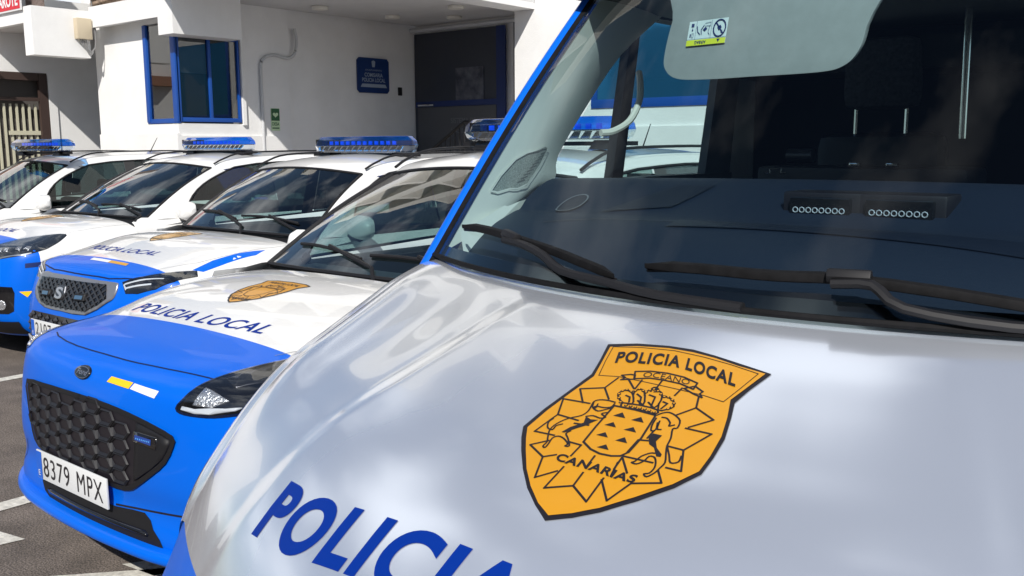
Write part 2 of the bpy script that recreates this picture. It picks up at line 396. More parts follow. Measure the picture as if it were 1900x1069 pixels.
# handrail
rl = empty('stair_railing', (-11.15, 11.9, 0), 'black iron stair railing climbing to the dark entrance door', 'railing')
q = MB(); A = Vector((-.62,0,1.45)); B = Vector((.36,0,2.04)); q.tube([A, B, B+Vector((1.2,0,0))], .03); q.build('handrail', IRON, rl)
for i in range(15):
    t = i/9; p = A.lerp(B, t) if t <= 1 else B+Vector(((t-1)*1.9,0,0)); q = MB(); q.tube([p, (p.x, p.y, 0)], .014, 6); q.build('baluster', IRON, rl)
# round ceiling lamps
for (x, y) in ((-12.28,10.13), (-12.21,11.65), (-10.6,11.52), (-11.46,12.41), (-11.0,9.2)):
    q = MB(); q.disc((0,0,0), (0,0,-1), .13, .05, 28); o = q.build('ceiling_lamp', LAMPW, st, bevel=.012); o.location = Vector((x, y, 3.868))-o0
# right window (blue)
w2 = empty('window', (0,0,0)); w2.parent = st
for a, bb in (((-8.35,12.08,2.2),(-6.0,12.14,2.33)),((-8.35,12.08,2.33),(-8.25,12.14,3.86)),((-6.1,12.08,2.33),(-6.0,12.14,3.86)),((-5.6,12.08,2.2),(-2.5,12.14,2.33)),((-4.1,12.08,2.33),(-4.0,12.14,3.86))): bar(a, bb, par=w2)
for a, bb in (((-8.25,12.10,2.33),(-6.1,12.11,3.86)),((-5.6,12.10,2.33),(-4.1,12.11,3.86)),((-4.0,12.10,2.33),(-2.5,12.11,3.86))):
    q = LB(); q.box(a, bb); q.build('pane', mat('sky_tinted_glass',(.03,.20,.42),.06,metal=.7), w2)  # blue of the reflected sky is put into the pane colour
# upper storeys, set back and mostly above the frame (they show in the windscreens)
b = LB(); b.box((-16.5,9.3,4.5),(-9.46,13.4,11.5)) ; b.build('upper_wall', PLAST2, st)
nf = 3
for fl in range(nf):
    z = 5.0+fl*2.9
    q = LB(); q.box((-16.5,8.2,z-.5),(-9.46,9.3,z-.28)); q.build('balcony_slab', PLAST2, st)
    q = LB(); q.box((-16.5,8.2,z-.28),(-9.46,8.3,z+.45)); q.build('balcony_parapet', PLAST2, st)
    for i in range(3):
        x = -15.4+i*2.1; q = LB(); q.box((x,9.26,z+.1),(x+1.25,9.298,z+1.9)); q.build('upper_window', GLASSD, st)
        q = LB(); q.box((x+1.55,8.3,z-.28),(x+1.75,9.3,z+2.4)); q.build('balcony_fin', PLAST2, st)

# neighbouring house on the left
nh = empty('house', (-16, 6.85, 0), 'white house at the far left with cream grille door under a deep canopy', 'building'); keep = o0; o0 = Vector((-16, 6.85, 0))
b = LB(); b.box((-17.3,7.885,0),(-17.0,9.3,4.2)); b.box((-17.3,2,2.93),(-17.0,7.885,4.2)); b.box((-17.3,2,0),(-17.0,6.6,2.93)); b.build('side_wall', PLAST, nh)
b = LB(); b.box((-17.0,7.89,0),(-16.97,8.03,2.9)); b.build('door_pilaster', PLAST, nh)
b = LB(); b.box((-24,6.80,3.55),(-15.281,6.9,3.79)); b.build('canopy_fascia', PLAST, nh)
b = LB(); b.box((-15.28,6.80,3.06),(-15.0,7.695,3.79)); b.build('canopy_beam', PLAST, nh)
b = LB(); b.box((-24,6.9,3.57),(-15.281,9.5,3.7)); b.build('canopy_ceiling', CEIL, nh)
b = LB(); b.box((-15.85,6.95,3.80),(-15.62,7.1,5.5)); b.box((-24,6.98,3.80),(-15.85,7.1,5.5)); b.build('upper_wall', PLAST, nh)
b = LB(); b.box((-15.6,7.0,3.80),(-15.08,7.05,5.2)); b.build('shutter', mat('weathered_shutter',(.17,.13,.115),.85,noise=.3,nscale=20), nh)
b = LB(); b.prism([(-15.0,7.73,3.88),(-13.0,7.73,4.02),(-13.0,7.73,4.06),(-15.0,7.73,3.92)], (0,.16,0)); b.build('upper_soffit', SOFF, nh)
b = LB(); b.box((-17.6,8.9,4.2),(-14.5,9.0,6.5)); b.build('upper_panel', PLAST, nh)
b = LB(); b.box((-15.1,7.79,3.87),(-13.0,7.9,4.6)); b.build('upper_recess', SOFF, nh)
b = LB(); b.prism([(-15.0,7.66,3.98),(-12.62,7.66,4.2),(-12.62,7.66,5.2),(-15.0,7.66,5.2)], (0,.035,0)); b.build('upper_balcony', PLAST, nh)
dr = empty('door', (0,0,0)); dr.parent = nh
b = LB(); b.box((-17.05,7.735,0),(-16.98,7.88,2.93)); b.box((-17.05,6.2,2.80),(-16.98,7.73,2.93)); b.box((-17.06,6.2,2.45),(-16.99,7.73,2.51)); b.build('frame', mat('dark_brown_frame',(.05,.03,.025),.6), dr)
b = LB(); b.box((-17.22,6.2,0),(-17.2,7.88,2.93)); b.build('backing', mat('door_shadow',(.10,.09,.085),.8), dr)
for i in range(14):
    y = 6.3+i*.105; q = LB(); q.box((-17.09,y,0),(-17.06,y+.035,2.40)); q.build('grille_slat', CREAMG if 1 else 0, dr)
q = LB(); q.box((-17.06,6.25,1.87),(-17.035,6.95,1.94)); q.box((-17.06,7.2,1.87),(-17.035,7.73,1.94)); q.build('grille_rail', CREAMG, dr)
q = LB(); q.box((-16.99,5.6,2.80),(-16.75,7.0,2.98)); q.build('awning_box', mat('terracotta',(.32,.16,.10),.7), nh)
o0 = keep

sg = empty('sign', (-15.90,6.78,3.90), 'red sign board with white lettering LANZAROTE at the top left', 'sign')
SW = 1.0
box('board', (-.9,-.02,-.16), (.66,.0,.42), mat('sign_white_edge',(.7,.7,.7),.5), sg); box('panel', (-.9,-.024,-.135), (.635,-.019,.42), REDM, sg)
for T_ in [text2d('LANZAROTE', -.62,-.09,1.2,.19,bold=.03), text2d('SAN BARTOLOME DE', -.9,.17,1.5,.17,bold=.02)]: decal('lettering', [T_], lambda u, v, h=0: Vector((u, -.027-h, v)), WVIN, sg, cut=5)
jb = empty('junction_box', (-14.95,7.58,3.50), 'cream electrical junction box with loose grey cables on the white beam', 'junction box')
box('box', (-.05,-.14,-.16), (.07,.10,.16), CREAM, jb, bevel=.01)
for k in range(4):
    q = MB(); q.tube([tuple(p) for p in cr1([(.02,-.08+k*.03,-.16),(.02,-.03+k*.02,-.26-.03*k),(.03,.08,-.34-.02*k),(.03,.16,-.22),(.03,.17-.01*k,.1),(.03,.13,.45)], 5)], .009, 6); q.build('cable', CABLE, jb, smooth=True)
ds = empty('defibrillator_sign', (-12.995,9.71,2.10), 'small green heart sign reading DESA on the white wall right of the window', 'sign')
box('board', (0,-.085,-.19), (.006,.085,.17), LGRN, ds); box('panel', (.006,-.08,-.03), (.009,.08,.165), GRN, ds)
hrt = [(-.05*math.sin(t)**3*1.1, .045*(13*math.cos(t)-5*math.cos(2*t)-2*math.cos(3*t)-math.cos(4*t))/16+.065) for t in np.linspace(0, 2*PI, 24, endpoint=False)]
decal('heart', [hrt], lambda u, v, h=0: Vector((.011, u, v)), LGRN, ds, cut=5)
for T_ in [text2d('DESA', -.07,-.11,.14,.055,bold=.02), [(-.07,-.16),(.07,-.16),(.07,-.14),(-.07,-.14)]]: decal('lettering', [T_], lambda u, v, h=0: Vector((.008, u, v)), GRN, ds, cut=5)
bs = empty('diamond_sign', (-12.3,7.45,3.90), 'blue diamond sign with white edge hanging at the top of the porch', 'sign')
def dia(s): return [(0,0,-s),(s,0,0),(0,0,s),(-s,0,0)]
q = MB(); q.prism([(a,b,c+.15) for a,b,c in dia(.36)], (0,.03,0)); q.build('edge', WVIN, bs)
q = MB(); q.prism([(a,b-.004,c+.15) for a,b,c in dia(.33)], (0,.004,0)); q.build('face', mat('sign_blue',(.02,.06,.35),.4), bs)
# ------------------------------------------------------------------ cars
XS = [0, .25, .48, .66, .80, .88, .915, .925]
BOW = [0, .008, .03, .07, .15, .28, .42, .56]
HX = [0, .25, .48, .66, .78, .86, .905, .93]
HDROP = [0, .003, .012, .028, .055, .10, .19, .32]
def suv(loc, label, prof, ybase, zbase, yt, zt, wt=.63, wscale=1.0, edge=.455, gl=GLASS, tip=.0, rails=True):
    t = empty('police_car', loc, label, 'car', 'white and blue police cars parked in a row')
    # ---- shell: nose and bonnet
    net = []
    for (y0, z0, bs, ds_) in prof:
        k = min(1, ds_); net.append([((XS[i]*(1-k)+HX[i]*k)*wscale, y0+bs*BOW[i], z0-ds_*HDROP[i]) for i in range(8)])
    A = surf(mirror_net(net), 4, 5)
    paint = sheet('front_body', A, [WHITE, BLUE], t, cuts=[((0,edge,0),(0,1,tip))], pick=lambda c: 1 if c.y+tip*c.z < edge else 0)
    pb = bvh_of(paint)
    W2 = .925*wscale
    # ---- sides
    def sidecol(y, taper=0):
        return [(W2-.045-taper,y,.25),(W2-.005-taper,y,.42),(W2-.0-taper,y,.62),(W2+.002-taper,y,.78),(W2-.012-taper,y,.90),(W2-.035-taper,y,.985),(W2-.075-taper,y,zbase-.03)]
    ys = [.60,.8,1.1,1.5,2.0,2.6,3.2,3.8,4.15,4.38]
    rear = [(4.46,.12),(4.5,.3)]
    for s in (-1, 1):
        nt = [[(s*p[0],p[1],p[2]) for p in sidecol(y, .0 if y < 4 else .02+.05*(y-4))] for y in ys]+[[(s*p[0],p[1],p[2]) for p in sidecol(y, tp)] for y, tp in rear]
        As = surf(nt, 6, 10)
        for yc in (.86, 3.55):
            dd = np.hypot(As[:,:,1]-yc, As[:,:,2]-.34); k = (dd > .33) & (dd < .395)
            As[:,:,1] = np.where(k, yc+(As[:,:,1]-yc)*.365/np.maximum(dd, .1), As[:,:,1]); As[:,:,2] = np.where(k, .34+(As[:,:,2]-.34)*.365/np.maximum(dd, .1), As[:,:,2])
        def pk(c):
            for yc in (.86, 3.55):
                if (c.y-yc)**2+(c.z-.34)**2 < .355**2: return 99
            if c.y < 1.15 and c.z > .80: return 99
            return 1 if (c.z < .62 and c.y > 3.9) or c.y > 4.2 else 0
        sheet('side_body', As, [WHITE, BLUE], t, flip=(s < 0), pick=pk)
        for yc in (.86, 3.55):
            q = MB(); q.disc((s*(W2-.24),yc,.335),(s,0,0),.335,.20,32); q.build('tyre', RUB, t, bevel=.02)
            q = MB(); q.disc((s*(W2-.038),yc,.335),(s,0,0),.225,.012,32)
            for a in range(5): q.prism([(s*(W2-.03), yc+math.cos(2*PI*a/5+e)*rr, .335+math.sin(2*PI*a/5+e)*rr) for e, rr in ((-.4,.05),(-.12,.215),(.12,.215),(.4,.05))], (s*.012,0,0), 1)
            q.build('rim', [BLACK, SILVER], t)
        q = MB(); q.box((min(s*.3,s*(W2-.1)), .3, .2),(max(s*.3,s*(W2-.1)), 4.4, .30)); q.build('underbody', BLACK, t)
    q = MB(); q.box((-.84,.35,.16),(.84,4.4,.24)); q.build('floor_pan', BLACK, t)
    q = MB(); q.box((-.84,4.47,.3),(.84,4.52,.95)); q.build('rear_bumper', BLUE, t)
    # ---- greenhouse
    wb = .765*wscale
    def wsrow(v):
        y = ybase+(yt-ybase)*v; z = zbase+(zt+.035-zbase)*v+.03*math.sin(PI*v)
        w = wb+(wt-wb)*v
        return [(w*u, y+(.085-.01*v)*u*u+.02*abs(u)**4, z-(.012+.03*v)*u*u) for u in (0,.25,.5,.72,.88,1)]
    WSn = mirror_net([wsrow(v) for v in (0,.25,.5,.75,1)])
    ws = sheet('windscreen', surf(WSn, 4, 5), gl, t)
    # frit band round the glass
    fr = MB()
    Aw = surf(WSn, 4, 5); e1 = [tuple(p) for p in Aw[0]]
    fr.tube(e1, .012, 6); fr.tube([tuple(p) for p in Aw[-1]], .010, 6); fr.tube([tuple(p) for p in Aw[:, 0]], .011, 6); fr.tube([tuple(p) for p in Aw[:, -1]], .011, 6); fr.build('windscreen_seal', BLACK, t, smooth=True)
    # roof
    er = [(yt, zt), (yt+.18, zt+.05), (yt+.45, zt+.085), (yt+.9, zt+.105), (yt+1.5, zt+.10), (yt+2.0, zt+.05), (4.28, zt-.03)]
    wr = [wt, wt+.01, wt+.015, wt+.02, wt+.015, wt, wt-.03]
    roofn = []
    for (y, z), w in zip(er, wr):
        b = .075 if y == yt else .03
        roofn.append([(w*u, y+b*u*u+(.02*u**4 if y == yt else 0), z+.035-(.035+.007)*u*u) for u in (0,.3,.6,.85,1)]+[(w+.03, y+b+.02, z-.035),(w+.05, y+b+.02, z-.06)])
    rf = sheet('roof', surf(mirror_net(roofn), 4, 4), WHITE, t); rb = bvh_of(rf)
    # A pillars / side windows
    ye, ze = er[-1]
    for s in (-1, 1):
        wsE = [Vector((s*wsrow(v)[-1][0], wsrow(v)[-1][1], wsrow(v)[-1][2])) for v in np.linspace(0, 1, 9)]
        def top(k):  # outer roof edge lower lip
            y, z = er[k]; return Vector((s*(wr[k]+.05), y+.05, z-.06))
        g0 = Vector((s*(W2-.075), ybase+.42, zbase-.015)); g1 = Vector((s*(wt+.055), yt+.22, zt-.055+.02))
        inner = []
        for i, v in enumerate(np.linspace(0, 1, 9)):
            p = g0.lerp(g1, v); p.y -= .10*math.sin(PI*v); p.z += .035*math.sin(PI*v); p.x += s*.02*math.sin(PI*v); inner.append(p)
        mid = [a.lerp(b_, .5)+Vector((s*.022, -.01, .012)) for a, b_ in zip(wsE, inner)]
        base0 = [Vector((s*(wb), wsE[0].y, wsE[0].z-.02)), Vector((s*(wb+.07), wsE[0].y+.12, zbase-.02)), Vector((s*(W2-.075), ybase+.40, zbase-.03))]
        Ap = np.array([[tuple(a), tuple(m), tuple(b_)] for a, m, b_ in [base0]+list(zip(wsE, mid, inner))])
        Ap = np.array([cr1(r, 4) for r in Ap])
        sheet('pillar', Ap, WHITE, t, flip=(s < 0))
        # cheek between bonnet shoulder and pillar
        q = MB(); q.add([(s*wb,ybase+.06,zbase-.005),(s*(W2-.075),ybase+.42,zbase-.02),(s*(W2-.05),ybase-.02,zbase-.10),(s*(W2-.03),ybase+.42,zbase-.05),(s*(wb+.06),ybase-.06,zbase-.035)], [(0,1,3),(0,3,2),(0,2,4)]); q.build('cheek', WHITE, t, smooth=True)
        # glass: front side window, B pillar, rear side window
        belt = lambda y: Vector((s*(W2-.08), y, zbase-.02+.035*(y-1.6)))
        def tp(y):
            k = np.interp(y, [e[0]+.05 for e in er], [e[1] for e in er]); w = np.interp(y, [e[0]+.05 for e in er], wr); return Vector((s*(w+.052), y, k-.062))
        yB = yt+.72; yR = yt+1.75
        f = inner+[tp(y) for y in np.linspace(yt+.3, yB, 5)]
        bot = [belt(y) for y in np.linspace(ybase+.5, yB, len(f)-1)]
        poly = inner+[tp(y) for y in np.linspace(yt+.3, yB-.03, 4)]+[belt(yB-.03), belt(ybase+.45)]
        q = MB(); q.add([p-Vector((s*.012,0,0)) for p in poly], [tuple(range(len(poly)))]); q.build('front_side_window', SIDEG if s > 0 else SIDEG, t)
        q = MB(); q.add([tp(yB-.03), tp(yB+.09), belt(yB+.09), belt(yB-.03)], [(0,1,2,3)]); q.build('middle_pillar', GLOSSB, t)
        poly = [tp(yB+.09), tp(yB+.5), tp(yR-.1), tp(yR)-Vector((0,0,.03)), belt(yR+.15), belt(yB+.09)]
        q = MB(); q.add([p-Vector((s*.012,0,0)) for p in poly], [tuple(range(len(poly)))]); q.build('rear_side_window', PRIV, t)
        q = MB(); q.add([tp(yR)-Vector((0,0,.02)), tp(yR+.15), (s*(wr[-1]+.05), 4.26, ze-.06), (s*(W2-.15), 4.42, zbase+.02), belt(yR+.15)], [(0,1,2,3,4)]); q.build('rear_pillar', BLUE, t)
        q = MB(); q.tube([p+Vector((s*.004,0,0)) for p in [belt(ybase+.45)]+[belt(y) for y in (2.2, 3.0, yR+.15)]], .009, 6); q.tube([p+Vector((s*.003,0,0)) for p in inner+[tp(y) for y in np.linspace(yt+.3, yR, 7)]], .009, 6); q.build('window_trim', BLACK, t, smooth=True)
        # door top strip above the glass hides the gap
        sheet('roof_side', np.array([[tuple(tp(y)), tuple(tp(y)+Vector((-s*.004,0,.012)))] for y in np.linspace(yt+.2, 4.2, 12)]), WHITE, t)
        # mirror
        q = MB(); fo = 1 if s > 0 else .35; mc = Vector((s*(W2+.075*fo-.0), ybase+.34+(.10 if s < 0 else 0), zbase+.045))
        cap = []
        for i in range(9):
            a = i/8; hw_ = .115*math.sin(PI*min(1, max(0, .06+.9*a)))**.45
            ring = [(mc.x+s*(-.11+.24*a)*fo, mc.y+dy*.055*hw_/.1, mc.z+dz*hw_*.72) for dy, dz in ((-1,.15),(-.75,.75),(0,1),(.9,.95),(1,0),(.9,-.95),(0,-1),(-.75,-.7))]; cap.append(ring)
        vs = [p for r_ in cap for p in r_]; fs = [(i*8+j, i*8+(j+1)%8, (i+1)*8+(j+1)%8, (i+1)*8+j) for i in range(8) for j in range(8)]+[tuple(range(8)), tuple(64+j for j in range(8))]
        q.add(vs, fs); mir = q.build('mirror', WHITE, t, bevel=.012)
        q = MB(); q.tube([(s*(W2-.09), ybase+.40, zbase-.02), (mc.x-s*.02, mc.y+.02, mc.z-.07)], .03, 8); q.build('stalk', BLACK, mir)
    # windscreen scuttle
    q = MB()
    n = 13; P = []
    for j, u in enumerate(np.linspace(-1, 1, n)):
        w = wb*1.02; P.append(((w*u, ybase+.085*u*u-.10, zbase-.055-.02*u*u), (w*u, ybase+.085*u*u+.03, zbase-.015-.015*u*u)))
    q.add([p for pr in P for p in pr], [(2*j, 2*j+1, 2*j+3, 2*j+2) for j in range(n-1)]); q.build('scuttle', BLACK, t, smooth=True)
    # wipers lying on the glass
    wsb = bvh_of(ws); pw = proj(wsb, (0,0,zbase), (1,0,0), (0,1,0), (0,0,-1), off=.012)
    for x0, x1, ya, yb_ in ((-.60,-.02,.19,.075),(.02,.60,.10,.14)):
        wip = MB(); wip.tube([pw(x0+(x1-x0)*a, ybase+ya+(yb_-ya)*a) for a in np.linspace(0, 1, 7)], .009, 6); wo_ = wip.build('wiper', BLACK, t)
        q = MB(); mxp = pw((x0+x1)/2, ybase+(ya+yb_)/2, .012); q.tube([mxp, pw(x1+.12, ybase+.03, .006), (x1+.2, ybase-.03, zbase-.03)], .010, 6); q.build('arm', BLACK, wo_)
    # interior
    inn = MB(); inn.add([(-.78,ybase+.04,zbase-.05),(.78,ybase+.04,zbase-.05),(.78,ybase+.42,zbase-.045),(-.78,ybase+.42,zbase-.045),(-.78,ybase+.55,zbase-.2),(.78,ybase+.55,zbase-.2)], [(0,1,2,3),(3,2,5,4)]); inn.build('dashboard', DASH, t)
    q = MB(); q.box((-.82,ybase+.1,.28),(.82,4.3,.32)); q.box((-.84,ybase+.1,.3),(-.80,4.3,zbase-.06)); q.box((.80,ybase+.1,.3),(.84,4.3,zbase-.06)); q.box((-.8,4.0,.3),(.8,4.05,zbase-.02)); q.build('cabin_lining', DARKI, t)
    for x in (-.38, .38):
        for y, zs in ((ybase+1.25, 1.0), (ybase+2.1, 1.0)):
            sm = MB(); sm.box((x-.22,y,.5),(x+.22,y+.14,1.08)); s_ = sm.build('seat', SEATM, t, bevel=.05)
            hm = MB(); hm.box((x-.12,y+.03,1.13),(x+.12,y+.12,1.30)); hm.build('headrest', SEATM, s_, bevel=.035)
    q = MB(); ring = [(.38+.17*math.cos(a), ybase+.62+.05*math.sin(a), zbase-.12+.165*math.sin(a)) for a in np.linspace(0, 2*PI, 25)]; q.tube(ring, .014, 6); q.build('steering_wheel', BLACK, t)
    # rails
    if rails:
        for s in (-1, 1):
            pts = [(s*(wt+.01), yt+.12, zt+.03), (s*(wt+.015), yt+.22, zt+.075), (s*(wt+.015), yt+.42, zt+.125)]+[(s*(wt+.015), y, z+.034) for y, z in er[3:6]]+[(s*(wt-.01), er[6][0]-.1, er[6][1]+.03)]
            q = MB(); q.tube([tuple(p) for p in cr1(pts, 4)], .010, 8, flat=.8); q.build('roof_rail', BLACK, t, smooth=True)
    q = MB(); q.box((-.5,4.40,zbase-.1),(.5,4.44,zt-.06)); q.build('rear_screen', PRIV, t)
    return t, pb, rb, er

def lightbar(t, yc, z, hw=.57, x0=0, dark=-1):
    lb = MB(); hd = .14
    def ring(w, d, zz): c = .12; return [(-w+c*1.2,-d,zz),(w-c*1.2,-d,zz),(w,-d*.25,zz),(w,d*.25,zz),(w-c*1.2,d,zz),(-w+c*1.2,d,zz),(-w,d*.25,zz),(-w,-d*.25,zz)]
    # blue dome
    r = [ring(hw,hd,z), ring(hw*.985,hd*.95,z+.035), ring(hw*.90,hd*.72,z+.072)]
    n = 8
    lb.add([p for q in r for p in q], [(k*n+i, k*n+(i+1)%n, (k+1)*n+(i+1)%n, (k+1)*n+i) for k in range(2) for i in range(n)]+[tuple(2*n+i for i in range(n))])
    bar_ = lb.build('light_bar', BLENS, t, bevel=.006); bar_.location = (x0, yc, 0)
    q = MB(); r = [ring(hw,hd,z-.002), ring(hw*.97,hd*.9,z-.038), ring(hw*.9,hd*.75,z-.055)]
    q.add([p for qq in r for p in qq], [(k*n+i, k*n+(i+1)%n, (k+1)*n+(i+1)%n, (k+1)*n+i) for k in range(2) for i in range(n)]); q.build('lower_lens', CLEARL, bar_)
    q = MB(); q.box((-hw*.88,-hd*.5,z-.05),(hw*.88,hd*.5,z-.046)); q.box((-hw*.86,-hd*.55,z-.003),(hw*.86,hd*.55,z+.002)); q.build('base_plate', BLACK, bar_)
    for i in range(14):
        x = -hw*.82+i*hw*1.64/13
        q = MB(); q.prism([(x-.028,-hd*.62,z-.045),(x+.028,-hd*.62,z-.045),(x+.02,-hd*.35,z-.006),(x-.02,-hd*.35,z-.006)], (0,.01,0)); q.build('reflector', CHROME, bar_)
    for i in range(12):
        x = -hw*.62+i*hw*1.3/11
        q = MB(); q.box((x-.015,-hd*.35,z+.006),(x+.015,-hd*.25,z+.034)); q.build('led_module', mat('led_blue',(.04,.30,.85),.3), bar_)
    q = MB(); q.box((-hw*.80,-hd*.85,z+.004),(-hw*.66,hd*.6,z+.05)); q.build('speaker_block', GLOSSB, bar_)
    for x in (-.42, .42):
        q = MB(); q.prism([(x-.05,-.05,z-.055),(x+.05,-.05,z-.055),(x+.07,-.07,z-.105),(x-.07,-.07,z-.105)], (0,.12,0)); q.build('foot', BLACK, bar_)
    q = MB(); q.box((-.60,-.03,z-.085),(.60,.03,z-.062)); q.build('cross_bar', BLACK, bar_)
    return bar_

PA = [(.12,.20,1,0),(.03,.25,1,0),(.0,.34,1,0),(.02,.44,1,0),(.01,.54,1,0),(.02,.66,.98,0),(.04,.78,.95,.0),(.07,.86,.92,.1),(.13,.905,.88,.35),(.25,.94,.8,.65),(.45,.975,.62,.9),(.65,1.030,.48,1),(.85,1.065,.35,1),(1.05,1.082,.26,1),(1.24,1.084,.16,.95)]
def hood_profile(nose, ybase): return nose
carA, bA, rA, eA = suv((-3.28,1.54,0), 'nearest blue-nosed white police car with number plate 8379 MPX beside the van', PA, 1.30, 1.08, 2.08, 1.515)
PB = [(.10,.20,1,0),(.04,.27,1,0),(.02,.38,1,0),(.0,.50,1,0),(.01,.60,.98,0),(.04,.72,.95,0),(.08,.82,.92,0),(.11,.885,.9,.12),(.15,.925,.86,.4),(.28,.965,.75,.75),(.5,1.018,.55,.95),(.7,1.062,.42,1),(.9,1.078,.3,1),(1.14,1.072,.16,.95)]
carB, bB, rB, eB = suv((-5.75,2.66,0), 'white police car with blue nose and lattice grille, plate beginning 210', PB, 1.20, 1.08, 1.80, 1.47, wscale=.985, edge=.30)
PC = [(.14,.20,1,0),(.05,.28,1,0),(.01,.38,1,0),(.0,.50,1,0),(.01,.62,.98,0),(.04,.74,.95,0),(.08,.84,.9,.1),(.14,.90,.86,.35),(.27,.94,.75,.7),(.46,.985,.6,.95),(.65,1.04,.45,1),(.9,1.065,.3,1),(1.13,1.065,.16,.95)]
carC, bC, rC, eC = suv((-8.30,2.95,0), 'third white police car from the van, blue bumper with large swept headlight', PC, 1.20, 1.07, 1.95, 1.475, wscale=.985, edge=.34)
carD, bD, rD, eD = suv((-10.75,2.85,0), 'farthest white police car at the left edge, dark side windows showing', PC, 1.20, 1.06, 1.90, 1.475, wscale=.985, edge=.34)
for t, p_ in ((carA,(-.1,3.9,1.60)),(carD,(.45,3.0,1.565))):
    q = MB(); q.tube([p_, Vector(p_)+Vector((0,.05,.02)), Vector(p_)+Vector((0,.16,.20))], [.02,.006,.003], 6); q.build('antenna', BLACK, t)
for t, (yc, z, hw) in ((carA,(4.32-1.54,1.745,.585)),(carB,(5.15-2.66,1.665,.57)),(carC,(5.5-2.95,1.68,.57)),(carD,(4.75-2.85,1.675,.60))):
    lb_ = lightbar(t, yc, z, hw, x0=(-.02 if t is carA else 0) + (.30 if t is carD else 0))
# ------------------------------------------------------------------ the van in the foreground
VX, VY = -.72, .55
van = empty('police_van', (VX, VY, 0), 'large white and blue police van filling the right foreground with POLICIA on its bonnet', 'van')
GS = [(-.05,.30),(-.035,.45),(-.015,.60),(.005,.70),(.03,.79),(.065,.865),(.12,.95),(.20,1.055),(.29,1.14),(.37,1.197),(.45,1.238),(.54,1.276),(.64,1.319),(.73,1.358),(.82,1.393),(.88,1.410)]
GX = np.array([g[0] for g in GS]); GZ = np.array([g[1] for g in GS])
def bow(x): return .34*x*x
def sm(a, b, x):
    t = min(1, max(0, (x-a)/(b-a))); return t*t*(3-2*t)
def ridge(x, s):
    x = abs(x); c = .375+(.815-s)*.34            # crease line of the raised middle
    fd = 1-sm(.70,.86,s)
    z = .006*(1-sm(c-.02, c+.045, x))*fd+.003*(1-fd)
    z += .024*math.exp(-((x-.86)/.10)**2)*sm(.12,.45,s)*(.35+.65*fd)
    z -= .006*math.exp(-((x-.62)/.09)**2)*sm(.4,.7,s)*fd
    z -= .05*max(0, x-.55)**2
    return z-.012
rows = []
dense = cr1(np.array([(a, b) for a, b in GS]), 8)
xs = list(np.linspace(0, .885, 110))
net = []
for (s_, z_) in dense:
    r_ = []
    for x in xs: r_.append((x, s_+bow(x), z_+ridge(x, s_)))
    ze = r_[-1][2]; k = sm(.0,.2,s_)
    for a in (15,30,45,60,75,90): r_.append((.885+.065*math.sin(R(a)), s_+bow(.885)+(.08*(1-k))*math.sin(R(a)), ze-.075*(1-math.cos(R(a)))))
    net.append(r_)
Ab = np.array(mirror_net(net))
nb = 0
WSPLIT = .130
iw = int(np.argmin(abs(dense[:, 0]-WSPLIT)))
bonnet = sheet('bonnet', Ab[iw:], SKYWHITE, van, thick=0)
nose = sheet('nose_panel', Ab[:iw+1]-np.array([0,-.004,.004]), BLUE, van)
vb = bvh_of(bonnet)
# fenders below the bonnet edge
for s in (-1, 1):
    E_ = [r_[-1] for r_ in net]; A_ = []
    for p in E_[12:]:
        A_.append([(s*(p[0]+dx), p[1]+.002, p[2]-dz) for dx, dz in ((-.004,-.012),(.006,.02),(.014,.08),(.02,.2),(.02,.45),(-.01,.8))])
    sheet('fender', np.array(A_), BLUE, van, flip=(s > 0))
q = MB(); q.box((-.95,.35,.2),(.95,5.0,.35)); q.build('underbody', BLACK, van)
# windscreen
def vws(u, v):
    w = .885+(.79-.885)*v
    return (w*u, .842+(1.475-.842)*v+(.34*w*w-(.04*v))*u*u, 1.402+(2.10-1.402)*v-.035*v*u*u+.02*math.sin(PI*v))
Av = np.array([[vws(u, v) for u in np.linspace(-1, 1, 33)] for v in np.linspace(0, 1, 22)])
vws_o = sheet('windscreen', Av, VGLASS, van); wb_ = bvh_of(vws_o)
# black cowl between bonnet and glass
Ac = np.array([[(x, .86+bow(x), 1.355+ridge(x,.85)-.03) for x in np.linspace(-.9,.9,33)], [(x, .80+.34*x*x, 1.345) for x in np.linspace(-.9,.9,33)], [(x, 1.0+.34*x*x, 1.36) for x in np.linspace(-.9,.9,33)]])
sheet('cowl', Ac, BLACK, van)
fritb = np.array([[np.array(vws(u, v))+np.array([0,.006,-.006]) for u in np.linspace(-1, 1, 33)] for v in (.0, .02, .04)]); sheet('frit_band', fritb, GLOSSB, van)
q = MB(); q.tube([tuple(np.array(vws(u, 0))+np.array([0,-.004,.002])) for u in np.linspace(-1, 1, 33)], .006, 6); q.build('lower_seal', RUB, van, smooth=True)
# A pillars: blue outer strip and rubber
for s in (-1, 1):
    edge = [Vector(vws(s*1.0, v)) for v in np.linspace(-.05, 1.02, 20)]
    A_ = np.array([[tuple(p+Vector((s*.004,-.004,.004))), tuple(p+Vector((s*.022,-.002,.012))), tuple(p+Vector((s*.045,.03,.004))), tuple(p+Vector((s*.06,.12,-.03)))] for p in edge])
    sheet('pillar', np.array([cr1(r_, 3) for r_ in A_]), BLUE, van, flip=(s < 0))
    A_ = np.array([[tuple(p+Vector((s*.005,-.004,.003))), tuple(p+Vector((-s*.022,-.004,.002)))] for p in edge]); sheet('pillar_seal', A_, RUB, van)
